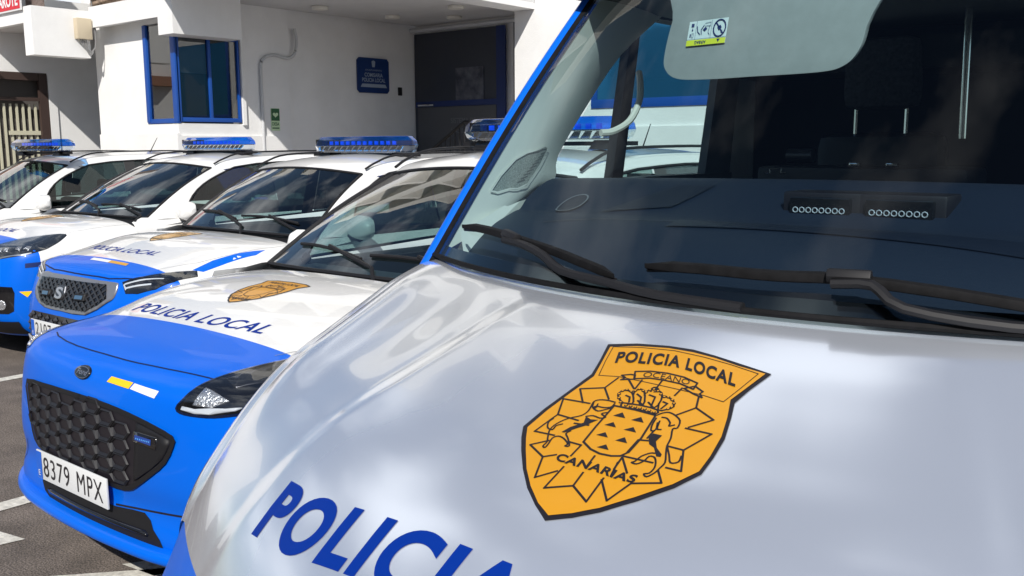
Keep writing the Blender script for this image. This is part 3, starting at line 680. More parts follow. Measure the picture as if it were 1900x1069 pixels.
# body shell behind
def vsec(y, w, zt, wtop):
    return [(w, y, .35),(w+.01, y, .8),(w-.01, y, 1.30),(w-.035, y, 1.54)]
for s in (-1, 1):
    A_ = np.array([[(s*a[0], a[1], a[2]) for a in vsec(y, .955, 0, 0)] for y in (1.45,1.7,2.0,3.0,4.0,5.2)]); sheet('door_panel', A_, WHITE, van, flip=(s < 0), thick=.05)
    q = MB()
    q.box((min(s*.90,s*.94),2.62,1.5),(max(s*.90,s*.94),5.2,2.2)); q.build('rear_side_panel', WHITE, van)
A_ = [[(x, 1.475+.25*x*x+y, 2.115+z-.06*x**4) for x in np.linspace(-.82,.82,21)] for y, z in ((-.01,-.01),(.15,.06),(.45,.10),(1.5,.12),(3.6,.1))]
sheet('roof', np.array(A_), WHITE, van, thick=.04)
q = MB(); q.box((-.9,5.0,.35),(.9,5.05,2.2)); q.build('rear_wall', DARKI, van)
q = MB(); q.box((-.86,2.6,1.9),(.86,5,2.0)); q.box((-.85,1.5,.6),(.85,5,.65)); q.build('cabin_lining', DARKI, van)
EMB = {
 'out': [[(-118,717),(-69,728),(-14,733),(29,733),(70,727),(114,719),(168,710),(154,668),(147,638),(157,608),(168,568),(171,531),(171,499),(151,466),(118,431),(82,400),(52,382),(19,368),(-10,384),(-39,404),(-68,431),(-95,461),(-114,485),(-128,507),(-122,550),(-110,595),(-98,641),(-106,676)]],
 'in': [[(-109,710),(-64,720),(-10,726),(33,725),(74,720),(115,712),(160,707),(148,669),(139,641),(152,606),(162,570),(166,531),(166,502),(146,470),(112,435),(78,405),(48,387),(19,375),(-7,387),(-35,407),(-62,432),(-88,463),(-105,485),(-119,506),(-114,546),(-103,591),(-90,636),(-99,672)]],
 'thin': [[(100,637),(132,633),(141,665),(151,703),(103,711),(56,717),(3,721),(-55,717),(-103,710),(-94,674),(-83,639),(-49,643)]],
 'ribbon': [[(-30,660),(-7,666),(21,668),(51,666),(77,659),(78,645),(53,651),(27,652),(2,651),(-22,644),(-30,660)],[(-25,652),(-33,652),(-46,647),(-37,643),(-41,637),(-21,643)],[(64,643),(83,636),(99,632),(92,639),(94,644),(77,652)]],
 'star': [[(-68,575),(-93,603),(-55,614),(-48,640)],[(-55,614),(-33,592)],[(-56,576),(-105,576),(-90,542),(-50,538)],[(-90,542),(-93,532),(-101,500),(-65,500)],[(-66,488),(-88,473),(-53,457),(-39,421),(-15,440)],[(-53,457),(-36,466)],[(-11,449),(-14,409),(23,424),(56,407),(55,448)],[(23,424),(22,448)],[(54,445),(81,417),(95,452),(132,466),(117,483)],[(123,492),(145,493),(128,529),(104,529)],[(128,529),(148,569),(109,568)],[(112,571),(137,595),(102,610),(82,587)],[(102,610),(94,632)],[(-29,640),(-9,623)],[(-8,644),(-7,623)],[(23,649),(24,631)],[(61,643),(59,625)],[(-13,493),(-14,470)],[(-13,493),(-34,494)],[(19,480),(20,462)],[(57,490),(59,467)],[(57,490),(80,466)],[(58,498),(59,527),(74,530)],[(57,492),(102,494)],[(-28,533),(-52,531)],[(69,534),(70,550)],[(57,479),(62,455)]],
 'shield': [[(-16,581),(20,581),(55,579),(61,531),(60,501),(53,491),(41,487),(23,486),(5,490),(-14,500),(-16,535),(-16,581)]],
 'tris': [[(-5,561),(5,571),(16,561)],[(26,560),(37,570),(47,560)],[(-6,540),(4,549),(14,540)],[(27,539),(38,548),(48,539)],[(-5,518),(5,527),(15,518)],[(28,516),(38,526),(48,516)],[(11,496),(21,505),(31,496)]],
 'crown': [[(-7,590),(23,592),(51,590),(53,581),(25,583),(-4,581),(-7,590)],[(-7,590),(-19,598),(-26,607),(-21,616),(-8,615),(3,603),(8,591)],[(-2,611),(-2,622),(6,624),(17,612),(25,593)],[(15,614),(16,626),(25,629),(37,625),(45,611),(44,592)],[(42,617),(50,619),(63,614),(70,603),(64,595),(52,590)],[(20,624),(18,631),(22,634),(28,631),(30,626)],[(-12,606),(-4,604),(1,594)],[(3,613),(13,608),(19,594)],[(22,616),(33,614),(38,595)],[(50,608),(58,606),(55,594)]],
 'dotsring': [[(-11,590),(-19,598),(-24,606),(-23,614),(-18,618),(-9,616),(-4,619),(0,624),(8,622),(14,620),(17,626),(22,629),(30,627),(38,622),(46,618),(52,619),(61,615),(67,609),(68,601),(65,596),(1,586),(9,586),(17,586),(25,586),(33,586),(41,585),(49,584)]],
 'dogL': [[(-19,588),(-33,589),(-46,587),(-52,582),(-51,574),(-48,561),(-52,549),(-68,538),(-78,524),(-80,510),(-74,497),(-67,485),(-67,476),(-62,474),(-62,482),(-64,494),(-58,500),(-47,498),(-34,490),(-35,485),(-29,487),(-41,500),(-50,508),(-47,515)],[(-91,532),(-93,523),(-86,512),(-76,510),(-76,519),(-69,525)],[(-18,585),(-19,577),(-29,573),(-42,573),(-44,568),(-33,564),(-24,570),(-17,575)],[(-44,549),(-34,553),(-21,551),(-14,555),(-24,560),(-17,565)],[(-52,581),(-47,570),(-41,569),(-43,578)]],
 'dogR': [[(57,580),(62,586),(70,590),(82,587),(94,579),(98,565),(93,561),(100,544),(103,529),(109,516),(117,500),(116,488),(114,478),(108,469),(102,472),(108,476),(109,487),(104,498),(98,504),(91,503),(89,493),(83,485),(75,485),(78,489),(81,500),(89,509),(95,511)],[(66,578),(74,578),(83,571),(85,565),(91,569)],[(59,574),(61,560),(66,549),(71,553),(66,566)],[(67,570),(72,555),(78,555)],[(103,529),(115,514),(124,502),(133,507),(131,518)]],
 'patch': [[(-59,509),(-53,522),(-39,536),(-44,549),(-33,545),(-21,547),(-28,538),(-31,532),(-41,523),(-54,509)],[(69,537),(72,545),(86,545),(84,532),(92,521),(105,512),(106,507),(100,506),(88,520),(78,524)]],
 'polbase': [[(-75,671),(-57,676),(-25,679),(12,683),(47,681),(90,673),(133,666)]],
 'poltop': [[(-85,698),(129,696)]],
 'canbase': [[(-32,456),(-7,454),(21,454),(46,453),(77,451),(98,453)]],
 'cantop': [[(-32,470),(90,471)]],
 'ocbase': [[(-11,650),(7,653),(33,653),(67,651)]],
 'octop': [[(-14,661)]],
}
# ------------------------------------------------------------------ front details of the cars
def inpoly(x, y, P):
    c = False; n = len(P)
    for i in range(n):
        x1, y1 = P[i]; x2, y2 = P[(i+1) % n]
        if (y1 > y) != (y2 > y) and x < (x2-x1)*(y-y1)/(y2-y1)+x1: c = not c
    return c
def smooth(P, n=3):
    P = list(P); k = len(P); out = []
    for i in range(k):
        a, b, c, d = [np.array(P[(i+j) % k], float) for j in (-1, 0, 1, 2)]
        for j in range(n):
            t = j/n; q = .5*((2*b)+(-a+c)*t+(2*a-5*b+4*c-d)*t*t+(-a+3*b-3*c+d)*t**3); out.append((float(q[0]), float(q[1])))
    return out
FR = lambda b: proj(b, (0,0,0), (1,0,0), (0,0,1), (0,1,0), .001)
TP = lambda b: proj(b, (0,0,0), (1,0,0), (0,1,0), (0,0,-1), .001)
def obl(b, d, off=.001):
    d = Vector(d).normalized(); U = Vector((0,0,1)).cross(d).normalized(); V = d.cross(U)
    if V.z < 0: V = -V
    pf = proj(b, (0,0,0), U, V, d, off)
    return pf, (lambda p: (Vector(p).dot(U), Vector(p).dot(V)))
def raised(name, P, pf, m, parent, h0=0, h1=.006, cut=.03, **k):
    "plate following the body with a visible thickness"
    top = decal(name, [P], pf, m, parent, cut=cut, h=h1, **k)
    bm = bmesh.new(); bm.from_mesh(top.data)
    bd = [e for e in bm.edges if e.is_boundary]; r = bmesh.ops.extrude_edge_only(bm, edges=bd)
    mid = pf(*np.mean(np.array(P), axis=0), 0); t2 = pf(*np.mean(np.array(P), axis=0), .01); dr = (mid-t2).normalized()
    for v in [g for g in r['geom'] if isinstance(g, bmesh.types.BMVert)]: v.co += dr*(h1-h0)
    bm.to_mesh(top.data); bm.free(); return top
# ---- car A grille
pf = FR(bA)
GA = smooth([(-.55,.745),(-.36,.762),(-.21,.769),(-.05,.773),(.09,.773),(.22,.767),(.34,.755),(.434,.741),(.517,.722),(.522,.697),(.49,.639),(.426,.588),(.336,.529),(.285,.507),(.209,.498),(.005,.50),(-.2,.50),(-.357,.51),(-.43,.54),(-.47,.60),(-.53,.69)], 2)
gr = decal('grille', [GA], pf, INK, carA, cut=.05)
me = decal('grille_frame', ribbon(GA, .018, True), pf, BLACK, gr, cut=.06, h=.006)
for i in range(-6, 4):
    for j in range(7):
        x = -.055+i*.098; z = .512+j*.054+(i % 2)*.027
        if not all(inpoly(x+a*.036, z+b_*.017, GA) for a, b_ in ((1,0),(-1,0),(0,1),(0,-1))): continue
        if x > .31: continue
        def hx(w, h, dz=0): return [(x+a*w, z+dz+b_*h) for a, b_ in ((-1,0),(-.55,1),(.55,1),(1,0),(.55,-1),(-.55,-1))]
        O, I, K = hx(.060,.0285), hx(.053,.0238,.0005), hx(.046,.0180,.003)
        vs = [pf(u, v, .003) for u, v in O]+[pf(u, v, .008) for u, v in I]+[pf(u, v, .001) for u, v in K]
        q = MB(); q.add(vs, [(k, (k+1) % 6, 6+(k+1) % 6, 6+k) for k in range(6)]+[(6+k, 6+(k+1) % 6, 12+(k+1) % 6, 12+k) for k in range(6)]); q.build('grille_cell', mat('grille_plastic',(.014,.014,.017),.42,spec=.35), gr)
raised('grille_end_panel', [(.335,.742),(.43,.728),(.505,.712),(.508,.695),(.48,.645),(.42,.597),(.335,.545)], pf, BLACK, gr, h1=.009)
al = raised('aux_lamp', [(.33,.716),(.455,.713),(.452,.673),(.33,.682)], pf, GLOSSB, gr, h1=.013)
decal('lens', [[(.342,.706),(.43,.704),(.43,.684),(.342,.689)]], pf, mat('aux_blue',(.01,.05,.28),.15,coat=1), al, h=.0145)
for k in range(8): decal('led', [[(.35+k*.010,.693),(.355+k*.010,.693),(.355+k*.010,.698),(.35+k*.010,.698)]], pf, mat('led_chip',(.1,.35,.8),.3), al, h=.0158, cut=1)
# plate
def numplate(parent, x0, x1, z0, z1, y, s, tx, tw, eu=True):
    q = MB(); q.box((x0,y-.008,z0),(x1,y,z1)); o = q.build('number_plate', PLATE, parent, bevel=.003)
    w = lambda u, v, h=0: Vector((u, y-.0095-h, v))
    for a, b_, c in zip(s, tx, tw): decal('lettering', [text2d(a, b_, z0+.018, c, .077, bold=.0, space=1.12)], w, INK, o, cut=5)
    decal('eu_band', [[(x0+.003,z0+.003),(x0+.045,z0+.003),(x0+.045,z1-.003),(x0+.003,z1-.003)]], w, EUB, o, cut=5)
    decal('country_letter', [text2d('E', x0+.017, z0+.015, .014, .022)], lambda u, v, h=0: Vector((u, y-.0105, v)), WVIN, o, cut=5)
numplate(carA, -.343, .190, .412, .524, -.002, ['8379','MPX'], [-.285,-.022], [.205,.185])
ba = raised('badge', [(-.070+.056*math.cos(a), .854+.022*math.sin(a)) for a in np.linspace(0, 2*PI, 24, endpoint=False)], pf, GLOSSB, carA, h1=.006)
decal('badge_script', [text2d('Ford', -.105, .847, .07, .017, shear=.25, bold=.02)]+ribbon([(-.070+.050*math.cos(a), .854+.018*math.sin(a)) for a in np.linspace(0, 2*PI, 24, endpoint=False)], .002, True), pf, mat('badge_silver',(.25,.28,.36),.3,metal=.7), ba, h=.0072)
decal('yellow_sticker', [[(.106,.846),(.119,.865),(.257,.863),(.246,.842)]], pf, YELLOW, carA, h=.001)
decal('white_sticker', [[(.254,.843),(.266,.862),(.409,.856),(.399,.832)]], pf, WVIN, carA, h=.001)
# lower intake and splitter
IN = [(-.375,.405),(-.146,.408),(.19,.418),(.36,.432),(.417,.388),(.475,.338),(.325,.330),(.139,.326),(-.079,.325),(-.248,.328),(-.345,.350)]
it = decal('lower_intake', [smooth(IN, 2)], pf, BLACK, carA, cut=.05, h=.001)
raised('intake_bar', [(-.30,.372),(.38,.378),(.40,.366),(-.28,.360)], pf, GLOSSB, it, h1=.012)
decal('panel_gap', ribbon([(.19,.424),(.306,.436),(.449,.449),(.56,.458),(.68,.468)], .007), pf, INK, carA)
net = []
for x in np.linspace(-.80, .80, 41):
    p = pf(x, .335); pass
    k = max(.15, 1-max(0, abs(x)-.45)*1.6)
    net.append([(x, p.y+.004, .337), (x, p.y-.028*k, .329), (x, p.y-.040*k, .310), (x, p.y-.032*k, .292), (x, p.y+.012, .280)])
sheet('splitter', np.array([cr1(r_, 3) for r_ in net]), BLUE, carA)
for s in (-1, 1):
    pts = [(s*.58,.50),(s*.64,.42),(s*.70,.385),(s*.78,.36)]
    decal('bumper_crease', ribbon(pts, .006), pf, mat('blue_gap',(.0,.02,.18),.5), carA)
# shutline
decal('bonnet_gap', ribbon([(x, .905+0*x) for x in ()] or [(-.60,.222),(-.525,.192),(-.40,.165),(-.28,.150),(-.15,.143),(0,.140),(.10,.140),(.178,.143),(.349,.158),(.479,.174),(.575,.186)], .006), TP(bA), mat('gap_dark',(.0,.004,.05),.5), carA, cut=.05)
decal('bonnet_gap', ribbon([(.60,.42),(.70,.62),(.755,.85),(.765,1.1),(.76,1.24)], .0035), TP(bA), mat('gap_grey',(.25,.26,.28),.5), carA, cut=.05)
decal('bonnet_gap', ribbon([(-.60,.42),(-.70,.62),(-.755,.85),(-.765,1.1),(-.76,1.24)], .0035), TP(bA), mat('gap_grey'), carA, cut=.05)
# headlights of car A
H3 = [(.516,.083,.815),(.54,.103,.850),(.572,.165,.893),(.615,.284,.922),(.665,.43,.938),(.72,.55,.930),(.775,.62,.915),(.80,.50,.885),(.82,.36,.86),(.81,.237,.842),(.786,.187,.825),(.725,.144,.812),(.650,.110,.803),(.556,.086,.802)]
for s in (-1, 1):
    pfo, pr = obl(bA, (-.25*s, .72, -.65)); f = lambda p: pr((s*(p[0]+(.125 if s < 0 else 0)), p[1]+(.11 if s < 0 else 0), p[2]))
    P = smooth([f(p) for p in H3], 3)
    hl = decal('headlight', [P], pfo, GLOSSB, carA, cut=.03, h=.001)
    decal('rim', ribbon(P, .007, True), pfo, mat('rim_blue_black',(.004,.01,.04),.2,coat=1), hl, cut=.05, h=.003)
    q = [f(p) for p in ((.587,.102,.832),(.60,.146,.886),(.66,.15,.873),(.711,.157,.855),(.66,.122,.832))]
    raised('reflector', q, pfo, mat('lamp_facets',(.62,.63,.66),.25,metal=.8,bump=.9,bscale=90), hl, h1=.006)
    q = [f(p) for p in ((.540,.087,.812),(.544,.09,.824),(.60,.10,.822),(.711,.144,.832),(.76,.17,.84),(.74,.16,.825),(.66,.115,.811),(.60,.095,.809))]
    raised('daylight_strip', q, pfo, mat('drl_white',(.62,.65,.70),.2,coat=1), hl, h1=.006)
    q = [f(p) for p in ((.62,.21,.905),(.66,.40,.925),(.72,.48,.918),(.74,.30,.88),(.69,.2,.883))]
    raised('inner_reflector', q, pfo, mat('lamp_dark',(.04,.042,.05),.2,metal=.6), hl, h1=.003)
    if s > 0: decal('lens', [P], pfo, CLEARL, hl, cut=.03, h=.009)
# ---- lettering and emblem on bonnets
EM2 = [(-.145,.95),(-.10,.965),(0,.972),(.10,.965),(.145,.95),(.125,.90),(.13,.84),(.12,.78),(.09,.72),(.03,.665),(0,.65),(-.03,.665),(-.09,.72),(-.12,.78),(-.13,.84),(-.125,.90)]
def hood_marks(t, b, x0, x1, ty, th, ex, ey, om=ORANGE, full=True):
    tp = TP(b)
    base = [(x0, ty+.025), (x0+(x1-x0)*.3, ty+.004), ((x0+x1)/2, ty), (x1-(x1-x0)*.3, ty+.004), (x1, ty+.025)]
    decal('lettering', [text_curve('POLICIA LOCAL', base, th, shear=.28, bold=.015, space=1.06)], tp, DBLUE, t, cut=.06, h=.0005)
    P = [(x+ex, (y-.8)*1.0+ey) for x, y in EM2]
    e = decal('emblem', [P], tp, om, t, cut=.06, h=.0005)
    L = ribbon(P, .007, True)
    c = lambda pts: [(x+ex, y+ey) for x, y in pts]
    L += ribbon(c([(-.055,.05),(.055,.05),(.055,-.02),(.03,-.06),(0,-.07),(-.03,-.06),(-.055,-.02)]), .004, True)
    L += ribbon(c([(-.04,.06),(-.05,.09),(-.02,.085),(0,.10),(.02,.085),(.05,.09),(.04,.06)]), .005, True)
    for s in (-1, 1):
        L += ribbon(c([(s*.06,.05),(s*.08,.07),(s*.10,.03),(s*.085,-.02),(s*.10,-.07)]), .006)
    for a in np.linspace(0, 2*PI, 11)[:-1]:
        L += ribbon(c([(.075*math.cos(a),.075*math.sin(a)-.0),(.115*math.cos(a+.15),.12*math.sin(a+.15)-.01),(.075*math.cos(a+.6),.075*math.sin(a+.6))]), .003)
    decal('emblem_lines', L+[text2d('POLICIA LOCAL', ex-.10, ey+.118, .2, .026, bold=.02), text2d('CANARIAS', ex-.07, ey-.115, .14, .022, bold=.02)], tp, INK, e, cut=.2, h=.0016)
hood_marks(carA, bA, -.53, .39, .485, .072, -.035, .82, ORANGE)
hood_marks(carB, bB, -.50, .32, .405, .070, -.05, .78, ORANGE2)
hood_marks(carC, bC, -.50, .20, .405, .070, -.08, .78, ORANGE2)
hood_marks(carD, bD, -.50, .30, .405, .070, -.08, .78, ORANGE2)
# ---- car B
pf = FR(bB)
GO = smooth([(-.505,.862),(-.35,.868),(-.218,.870),(.01,.874),(.25,.872),(.42,.872),(.462,.86),(.462,.79),(.41,.755),(.223,.668),(-.073,.662),(-.33,.66),(-.49,.70),(-.55,.76)], 2)
GI = [(-.485,.836),(-.188,.847),(.099,.852),(.36,.856),(.40,.779),(.333,.734),(.213,.688),(-.018,.681),(-.307,.676),(-.423,.705),(-.493,.767)]
gr = raised('grille', GO, pf, GREYM, carB, h1=.008); decal('grille_backing', [GI], pf, GLOSSB, gr, h=.010)
for d in (-1, 1):
    for k in range(-14, 15):
        seg = []
        c0 = k*.068
        for t in np.linspace(-.7, .7, 113):
            x = c0+t*.9*d; z = .765+t*.55
            if inpoly(x, z, GI): seg.append((x, z))
        if len(seg) > 6:
            seg = [seg[i] for i in range(0, len(seg), 4)]+[seg[-1]]
            decal('grille_bar', ribbon(seg, .012), pf, mat('lattice_grey',(.03,.031,.036),.35), gr, cut=1, h=.014 if d > 0 else .017)
lg = raised('badge', [(-.165,.81),(-.06,.815),(-.045,.775),(-.06,.735),(-.155,.725),(-.17,.765)], pf, mat('badge_back',(.12,.125,.14),.3,metal=.8), gr, h0=.01, h1=.026)
decal('badge_letter', [text2d('S', -.158, .735, .095, .07, bold=.03)], pf, mat('badge_silver2',(.62,.62,.64),.3,metal=.7), lg, h=.029)
for x, z in ((-.36,.752),(.085,.765)):
    al = raised('aux_lamp', [(x,z-.022),(x+.115,z-.016),(x+.115,z+.024),(x,z+.018)], pf, BLACK, gr, h0=.01, h1=.028)
    decal('lens', [[(x+.012,z-.012),(x+.10,z-.008),(x+.10,z+.014),(x+.012,z+.01)]], pf, mat('lamp_slate',(.06,.12,.2),.15,coat=1), al, h=.030)
LG = smooth([(-.50,.615),(-.2,.625),(.1,.628),(.4,.622),(.50,.60),(.56,.50),(.57,.42),(.3,.40),(-.3,.40),(-.59,.43),(-.60,.54),(-.56,.60)], 2)
lgm = decal('lower_grille', [LG], pf, GLOSSB, carB, h=.002)
for i in range(-9, 10):
    for j in range(5):
        x = i*.062; z = .43+j*.042+(i % 2)*.021
        if inpoly(x-.03, z-.01, LG) and inpoly(x+.03, z+.012, LG):
            a = [pf(x-.029,z,.006), pf(x,z+.02,.006), pf(x+.029,z,.006), pf(x,z-.02,.006), pf(x,z,.022)]
            q = MB(); q.add(a, [(0,1,4),(1,2,4),(2,3,4),(3,0,4)]); q.build('grille_stud', mat('stud_grey',(.045,.046,.052),.35), lgm)
raised('skid_plate', smooth([(-.66,.425),(-.60,.43),(-.3,.39),(.3,.39),(.60,.43),(.66,.41),(.60,.29),(.4,.27),(-.4,.27),(-.60,.29)], 2), pf, SILVER, carB, h1=.02)
decal('skid_opening', [[(-.58,.40),(-.50,.39),(-.53,.33)], [(-.47,.375),(-.05,.372),(-.05,.31),(-.50,.31)], [(.0,.372),(.47,.375),(.50,.31),(.0,.31)]], pf, BLACK, carB, h=.022)
numplate(carB, -.391, .13, .475, .585, -.022, ['2107'], [-.328], [.21])
for s in (-1, 1):
    pfo, pr = obl(bB, (-.25*s, .72, -.65)); f = lambda p: pr((s*p[0], p[1], p[2]))
    P = [f(p) for p in ((.487,.125,.885),(.616,.196,.917),(.70,.33,.93),(.775,.45,.935),(.82,.43,.90),(.80,.30,.87),(.74,.20,.845),(.64,.14,.82),(.545,.115,.815))]
    hl = decal('headlight', [P], pfo, GLOSSB, carB, cut=.03, h=.001)
    for a in (((.52,.13,.87),(.74,.26,.895)),((.535,.125,.845),(.70,.20,.868))):
        decal('light_strip', ribbon([f(a[0]), f(a[1])], .010), pfo, mat('drl_white'), hl, h=.004)
    decal('light_strip', ribbon([f((.515,.12,.872)), f((.54,.12,.842))], .010), pfo, mat('drl_white'), hl, h=.004)
    if s > 0: decal('lens', [P], pfo, CLEARL, hl, cut=.03, h=.008)
    decal('blue_flash', [[(s*x, y) for x, y in ((.755,.428),(.735,.584),(.755,.738),(.785,.935),(.815,.84),(.80,.638),(.80,.473))]], TP(bB), BLUE, carB, cut=.04)
tp = TP(bB)
decal('white_sticker', [[(-.117,.247),(-.130,.280),(.100,.276),(.113,.244)]], tp, WVIN, carB, h=.0005); decal('yellow_sticker', [[(.113,.244),(.100,.276),(.310,.277),(.325,.246)]], tp, mat('ochre_vinyl',(.62,.33,.03),.4), carB, h=.0005)
for t, b in ((carB, bB), (carC, bC), (carD, bD)):
    decal('bonnet_gap', ribbon([(x, y) for x, y in zip(np.linspace(-.55,.55,12), [.16,.14,.125,.12,.115,.112,.112,.115,.12,.125,.14,.16])], .005), TP(b), mat('gap_dark'), t, cut=.06)
    for s in (-1, 1): decal('bonnet_gap', ribbon([(s*.60,.30),(s*.70,.5),(s*.755,.75),(s*.765,1.0),(s*.75,1.14)], .003), TP(b), mat('gap_grey'), t, cut=.06)
# ---- cars C and D: swept headlights, fog boxes
for t, b in ((carC, bC), (carD, bD)):
    pf = FR(b)
    g = decal('grille', [smooth([(-.45,.80),(0,.82),(.45,.80),(.40,.62),(0,.60),(-.40,.62)], 3)], pf, GLOSSB, t, h=.001)
    for j in range(5): decal('grille_bar', ribbon([(-.40+.01*j,.775-j*.036),(0,.79-j*.036),(.40-.01*j,.775-j*.036)], .010), pf, GREYM, g, cut=.1, h=.008)
    for s in (-1, 1):
        pfo, pr = obl(b, (-.30*s, .68, -.68)); f = lambda p: pr((s*p[0], p[1], p[2]))
        P = smooth([f(p) for p in ((.47,.16,.885),(.491,.208,.912),(.528,.364,.943),(.614,.501,.964),(.731,.624,.968),(.776,.564,.933),(.827,.440,.885),(.850,.363,.862),(.805,.235,.838),(.657,.131,.812),(.52,.10,.82))], 3)
        hl = decal('headlight', [P], pfo, mat('lamp_black',(.02,.022,.026),.2,coat=1), t, cut=.03, h=.001)
        for x, y, z in ((.56,.13,.855),(.61,.16,.872),(.66,.19,.872),(.73,.26,.875),(.77,.31,.88)):
            c0 = f((x, y, z)); raised('lamp_facet', [(c0[0]-.022,c0[1]-.02),(c0[0]+.020,c0[1]-.018),(c0[0]+.024,c0[1]+.022),(c0[0]-.002,c0[1]+.03)], pfo, mat('lamp_facets'), hl, h1=.006)
        decal('lower_strip', ribbon([f(p) for p in ((.56,.10,.812),(.66,.138,.815),(.80,.238,.838),(.83,.30,.848))], .010), pfo, GREYM, hl, h=.004)
        decal('lens', [P], pfo, CLEARL, hl, cut=.03, h=.009)
        pfo, pr = obl(b, (-.62*s, .78, 0)); f = lambda p: pr((s*p[0], p[1], p[2]))
        P = [f(p) for p in ((.60,.09,.600),(.70,.1,.606),(.782,.152,.602),(.797,.159,.556),(.785,.149,.415),(.746,.125,.392),(.60,.09,.39))]
        fg = decal('fog_recess', [P], pfo, GLOSSB, t, h=.002)
        q = f((.70,.1,.46)); raised('fog_lamp', [(q[0]+.04*math.cos(a), q[1]+.04*math.sin(a)) for a in np.linspace(0, 2*PI, 14, endpoint=False)], pfo, mat('lamp_facets'), fg, h1=.008)
        P = [f(p) for p in ((.815,.19,.566),(.86,.27,.566),(.84,.24,.520))]
        decal('yellow_sticker', [P], pfo, YELLOW, t, h=.001)
        P = [f(p) for p in ((.83,.24,.78),(.90,.40,.79),(.90,.40,.755),(.83,.24,.745))]
        decal('side_lamp', [P], pfo, NAVY, t, h=.001)
    q = MB()
    A_ = [[tuple(pf(x, z, .014)) for x in np.linspace(-.80,.80,41)] for z in (.33,.30,.28,.26,.24,.22)]
    sheet('lower_bumper', np.array(A_), BLACK, t)
# ------------------------------------------------------------------ van details
tp = TP(vb)
mm = lambda P: [(x/1000, y/1000) for x, y in P]
em = decal('emblem', [mm(EMB['out'][0])], tp, INK, van, cut=.02, h=.0004)
decal('emblem_field', [mm(EMB['in'][0])], tp, ORANGE, em, cut=.02, h=.0012)
L = []
for P in EMB['thin']: L += ribbon(mm(P), .0014, True)
for P in EMB['ribbon']: L += ribbon(mm(P), .0030, True)
for P in EMB['star']: L += ribbon(mm(P), .0031)
for P in EMB['shield']: L += ribbon(mm(P), .0034, True)
for P in EMB['crown']: L += ribbon(smooth(mm(P), 2) if len(P) > 4 else mm(P), .0030)
for P in EMB['dogL']+EMB['dogR']: L += ribbon([tuple(p) for p in cr1(np.array(mm(P)), 3)] if len(P) > 2 else mm(P), .0027)
for P in EMB['dotsring']:
    for x, y in mm(P): L.append([(x+.0032*math.cos(a), y+.0028*math.sin(a)) for a in np.linspace(0, 2*PI, 9)[:-1]])
for P in EMB['tris']: L.append(mm(P))
for P in EMB['patch']: L.append(mm(P))
decal('emblem_lines', L, tp, INK, em, cut=.05, h=.0019)
decal('crown_pearls', [[(x+.0017*math.cos(a), y+.0015*math.sin(a)) for a in np.linspace(0, 2*PI, 8)[:-1]] for P in EMB['dotsring'] for x, y in mm(P)], tp, ORANGE, em, cut=5, h=.0026)
def along(s, base, top, **k):
    b = mm(base); t0, t1 = mm(top)[0], mm(top)[-1]; up = (t0[0]-b[0][0], t0[1]-b[0][1]); return text_curve(s, b, 1.0, up=up, **k)
for T_ in [along('POLICIA LOCAL', EMB['polbase'][0], EMB['poltop'][0], bold=.035, space=1.15), along('CANARIAS', EMB['canbase'][0], EMB['cantop'][0], bold=.035, space=1.12), along('OCEANO', EMB['ocbase'][0], [EMB['octop'][0][0]], bold=.0)]: decal('emblem_lettering', [T_], tp, INK, em, cut=.03, h=.0026)
# POLICIA LOCAL across the bonnet front
vbase = [(-.518,.293),(-.40,.266),(-.20,.248),(0,.238),(.2,.243),(.40,.262),(.56,.292)]
decal('lettering', [text_curve('POLICIA LOCAL', vbase, .072, up=(0,1), shear=.24, bold=.038, space=1.15)], tp, DBLUE, van, cut=.03, h=.0005)
# wipers of the van
pw = proj(wb_, (0,0,1.4), (1,0,0), (0,1,0), (0,0,-1), off=.0)
def on(x, y, h): p = pw(x, y); return p+Vector((0,-.68,.73))*h
def wiper(blade, arm, conn):
    q = MB()
    pts = [on(x, y, .016) for x, y in cr1(np.array(blade), 4)]
    vs = []
    for i, p in enumerate(pts):
        w = .016 if 0 < i < len(pts)-1 else .007
        w *= .8; vs += [p+Vector((0,.6,.66))*w+Vector((0,0,0)), p+Vector((0,-.68,.73))*.008, p-Vector((0,.6,.66))*w, p-Vector((0,-.68,.73))*.008]
    n = len(pts); q.add(vs, [(4*i+j, 4*i+(j+1) % 4, 4*i+4+(j+1) % 4, 4*i+4+j) for i in range(n-1) for j in range(4)]+[(0,1,2,3), (4*n-4,4*n-3,4*n-2,4*n-1)])
    w_ = q.build('wiper', RUB, van, bevel=.002)
    q = MB(); q.tube([on(x, y, .006) for x, y in cr1(np.array(blade), 4)], .004, 5); q.build('blade_lip', INK, w_)
    q = MB(); A_ = [on(x, y, h) for x, y, h in arm]; q.tube([tuple(p) for p in cr1(np.array([tuple(p) for p in A_]), 3)], .0105, 8, flat=.8); q.build('arm', BLACK, w_, smooth=True)
    q = MB(); c0 = on(conn[0], conn[1], .026); d0 = (on(*conn[2:4], .026)-c0); q.tube([c0, c0+d0*.5, c0+d0], .0125, 6); q.build('connector', BLACK, w_, bevel=.003)
wiper([(-.775,1.10),(-.528,.988),(-.336,.916),(-.205,.874)], [(-.545,.985,.026),(-.47,.955,.028),(-.40,.925,.026),(-.33,.892,.020),(-.22,.868,.014),(-.10,.848,.012),(.06,.835,.010)], (-.555,.998,-.50,.972))
wiper([(-.145,.885),(.058,.882),(.195,.896),(.304,.909),(.441,.932),(.62,.97)], [(.19,.885,.024),(.25,.893,.028),(.30,.882,.022),(.44,.895,.016),(.62,.93,.014),(.75,.95,.012)], (.18,.892,.245,.902))
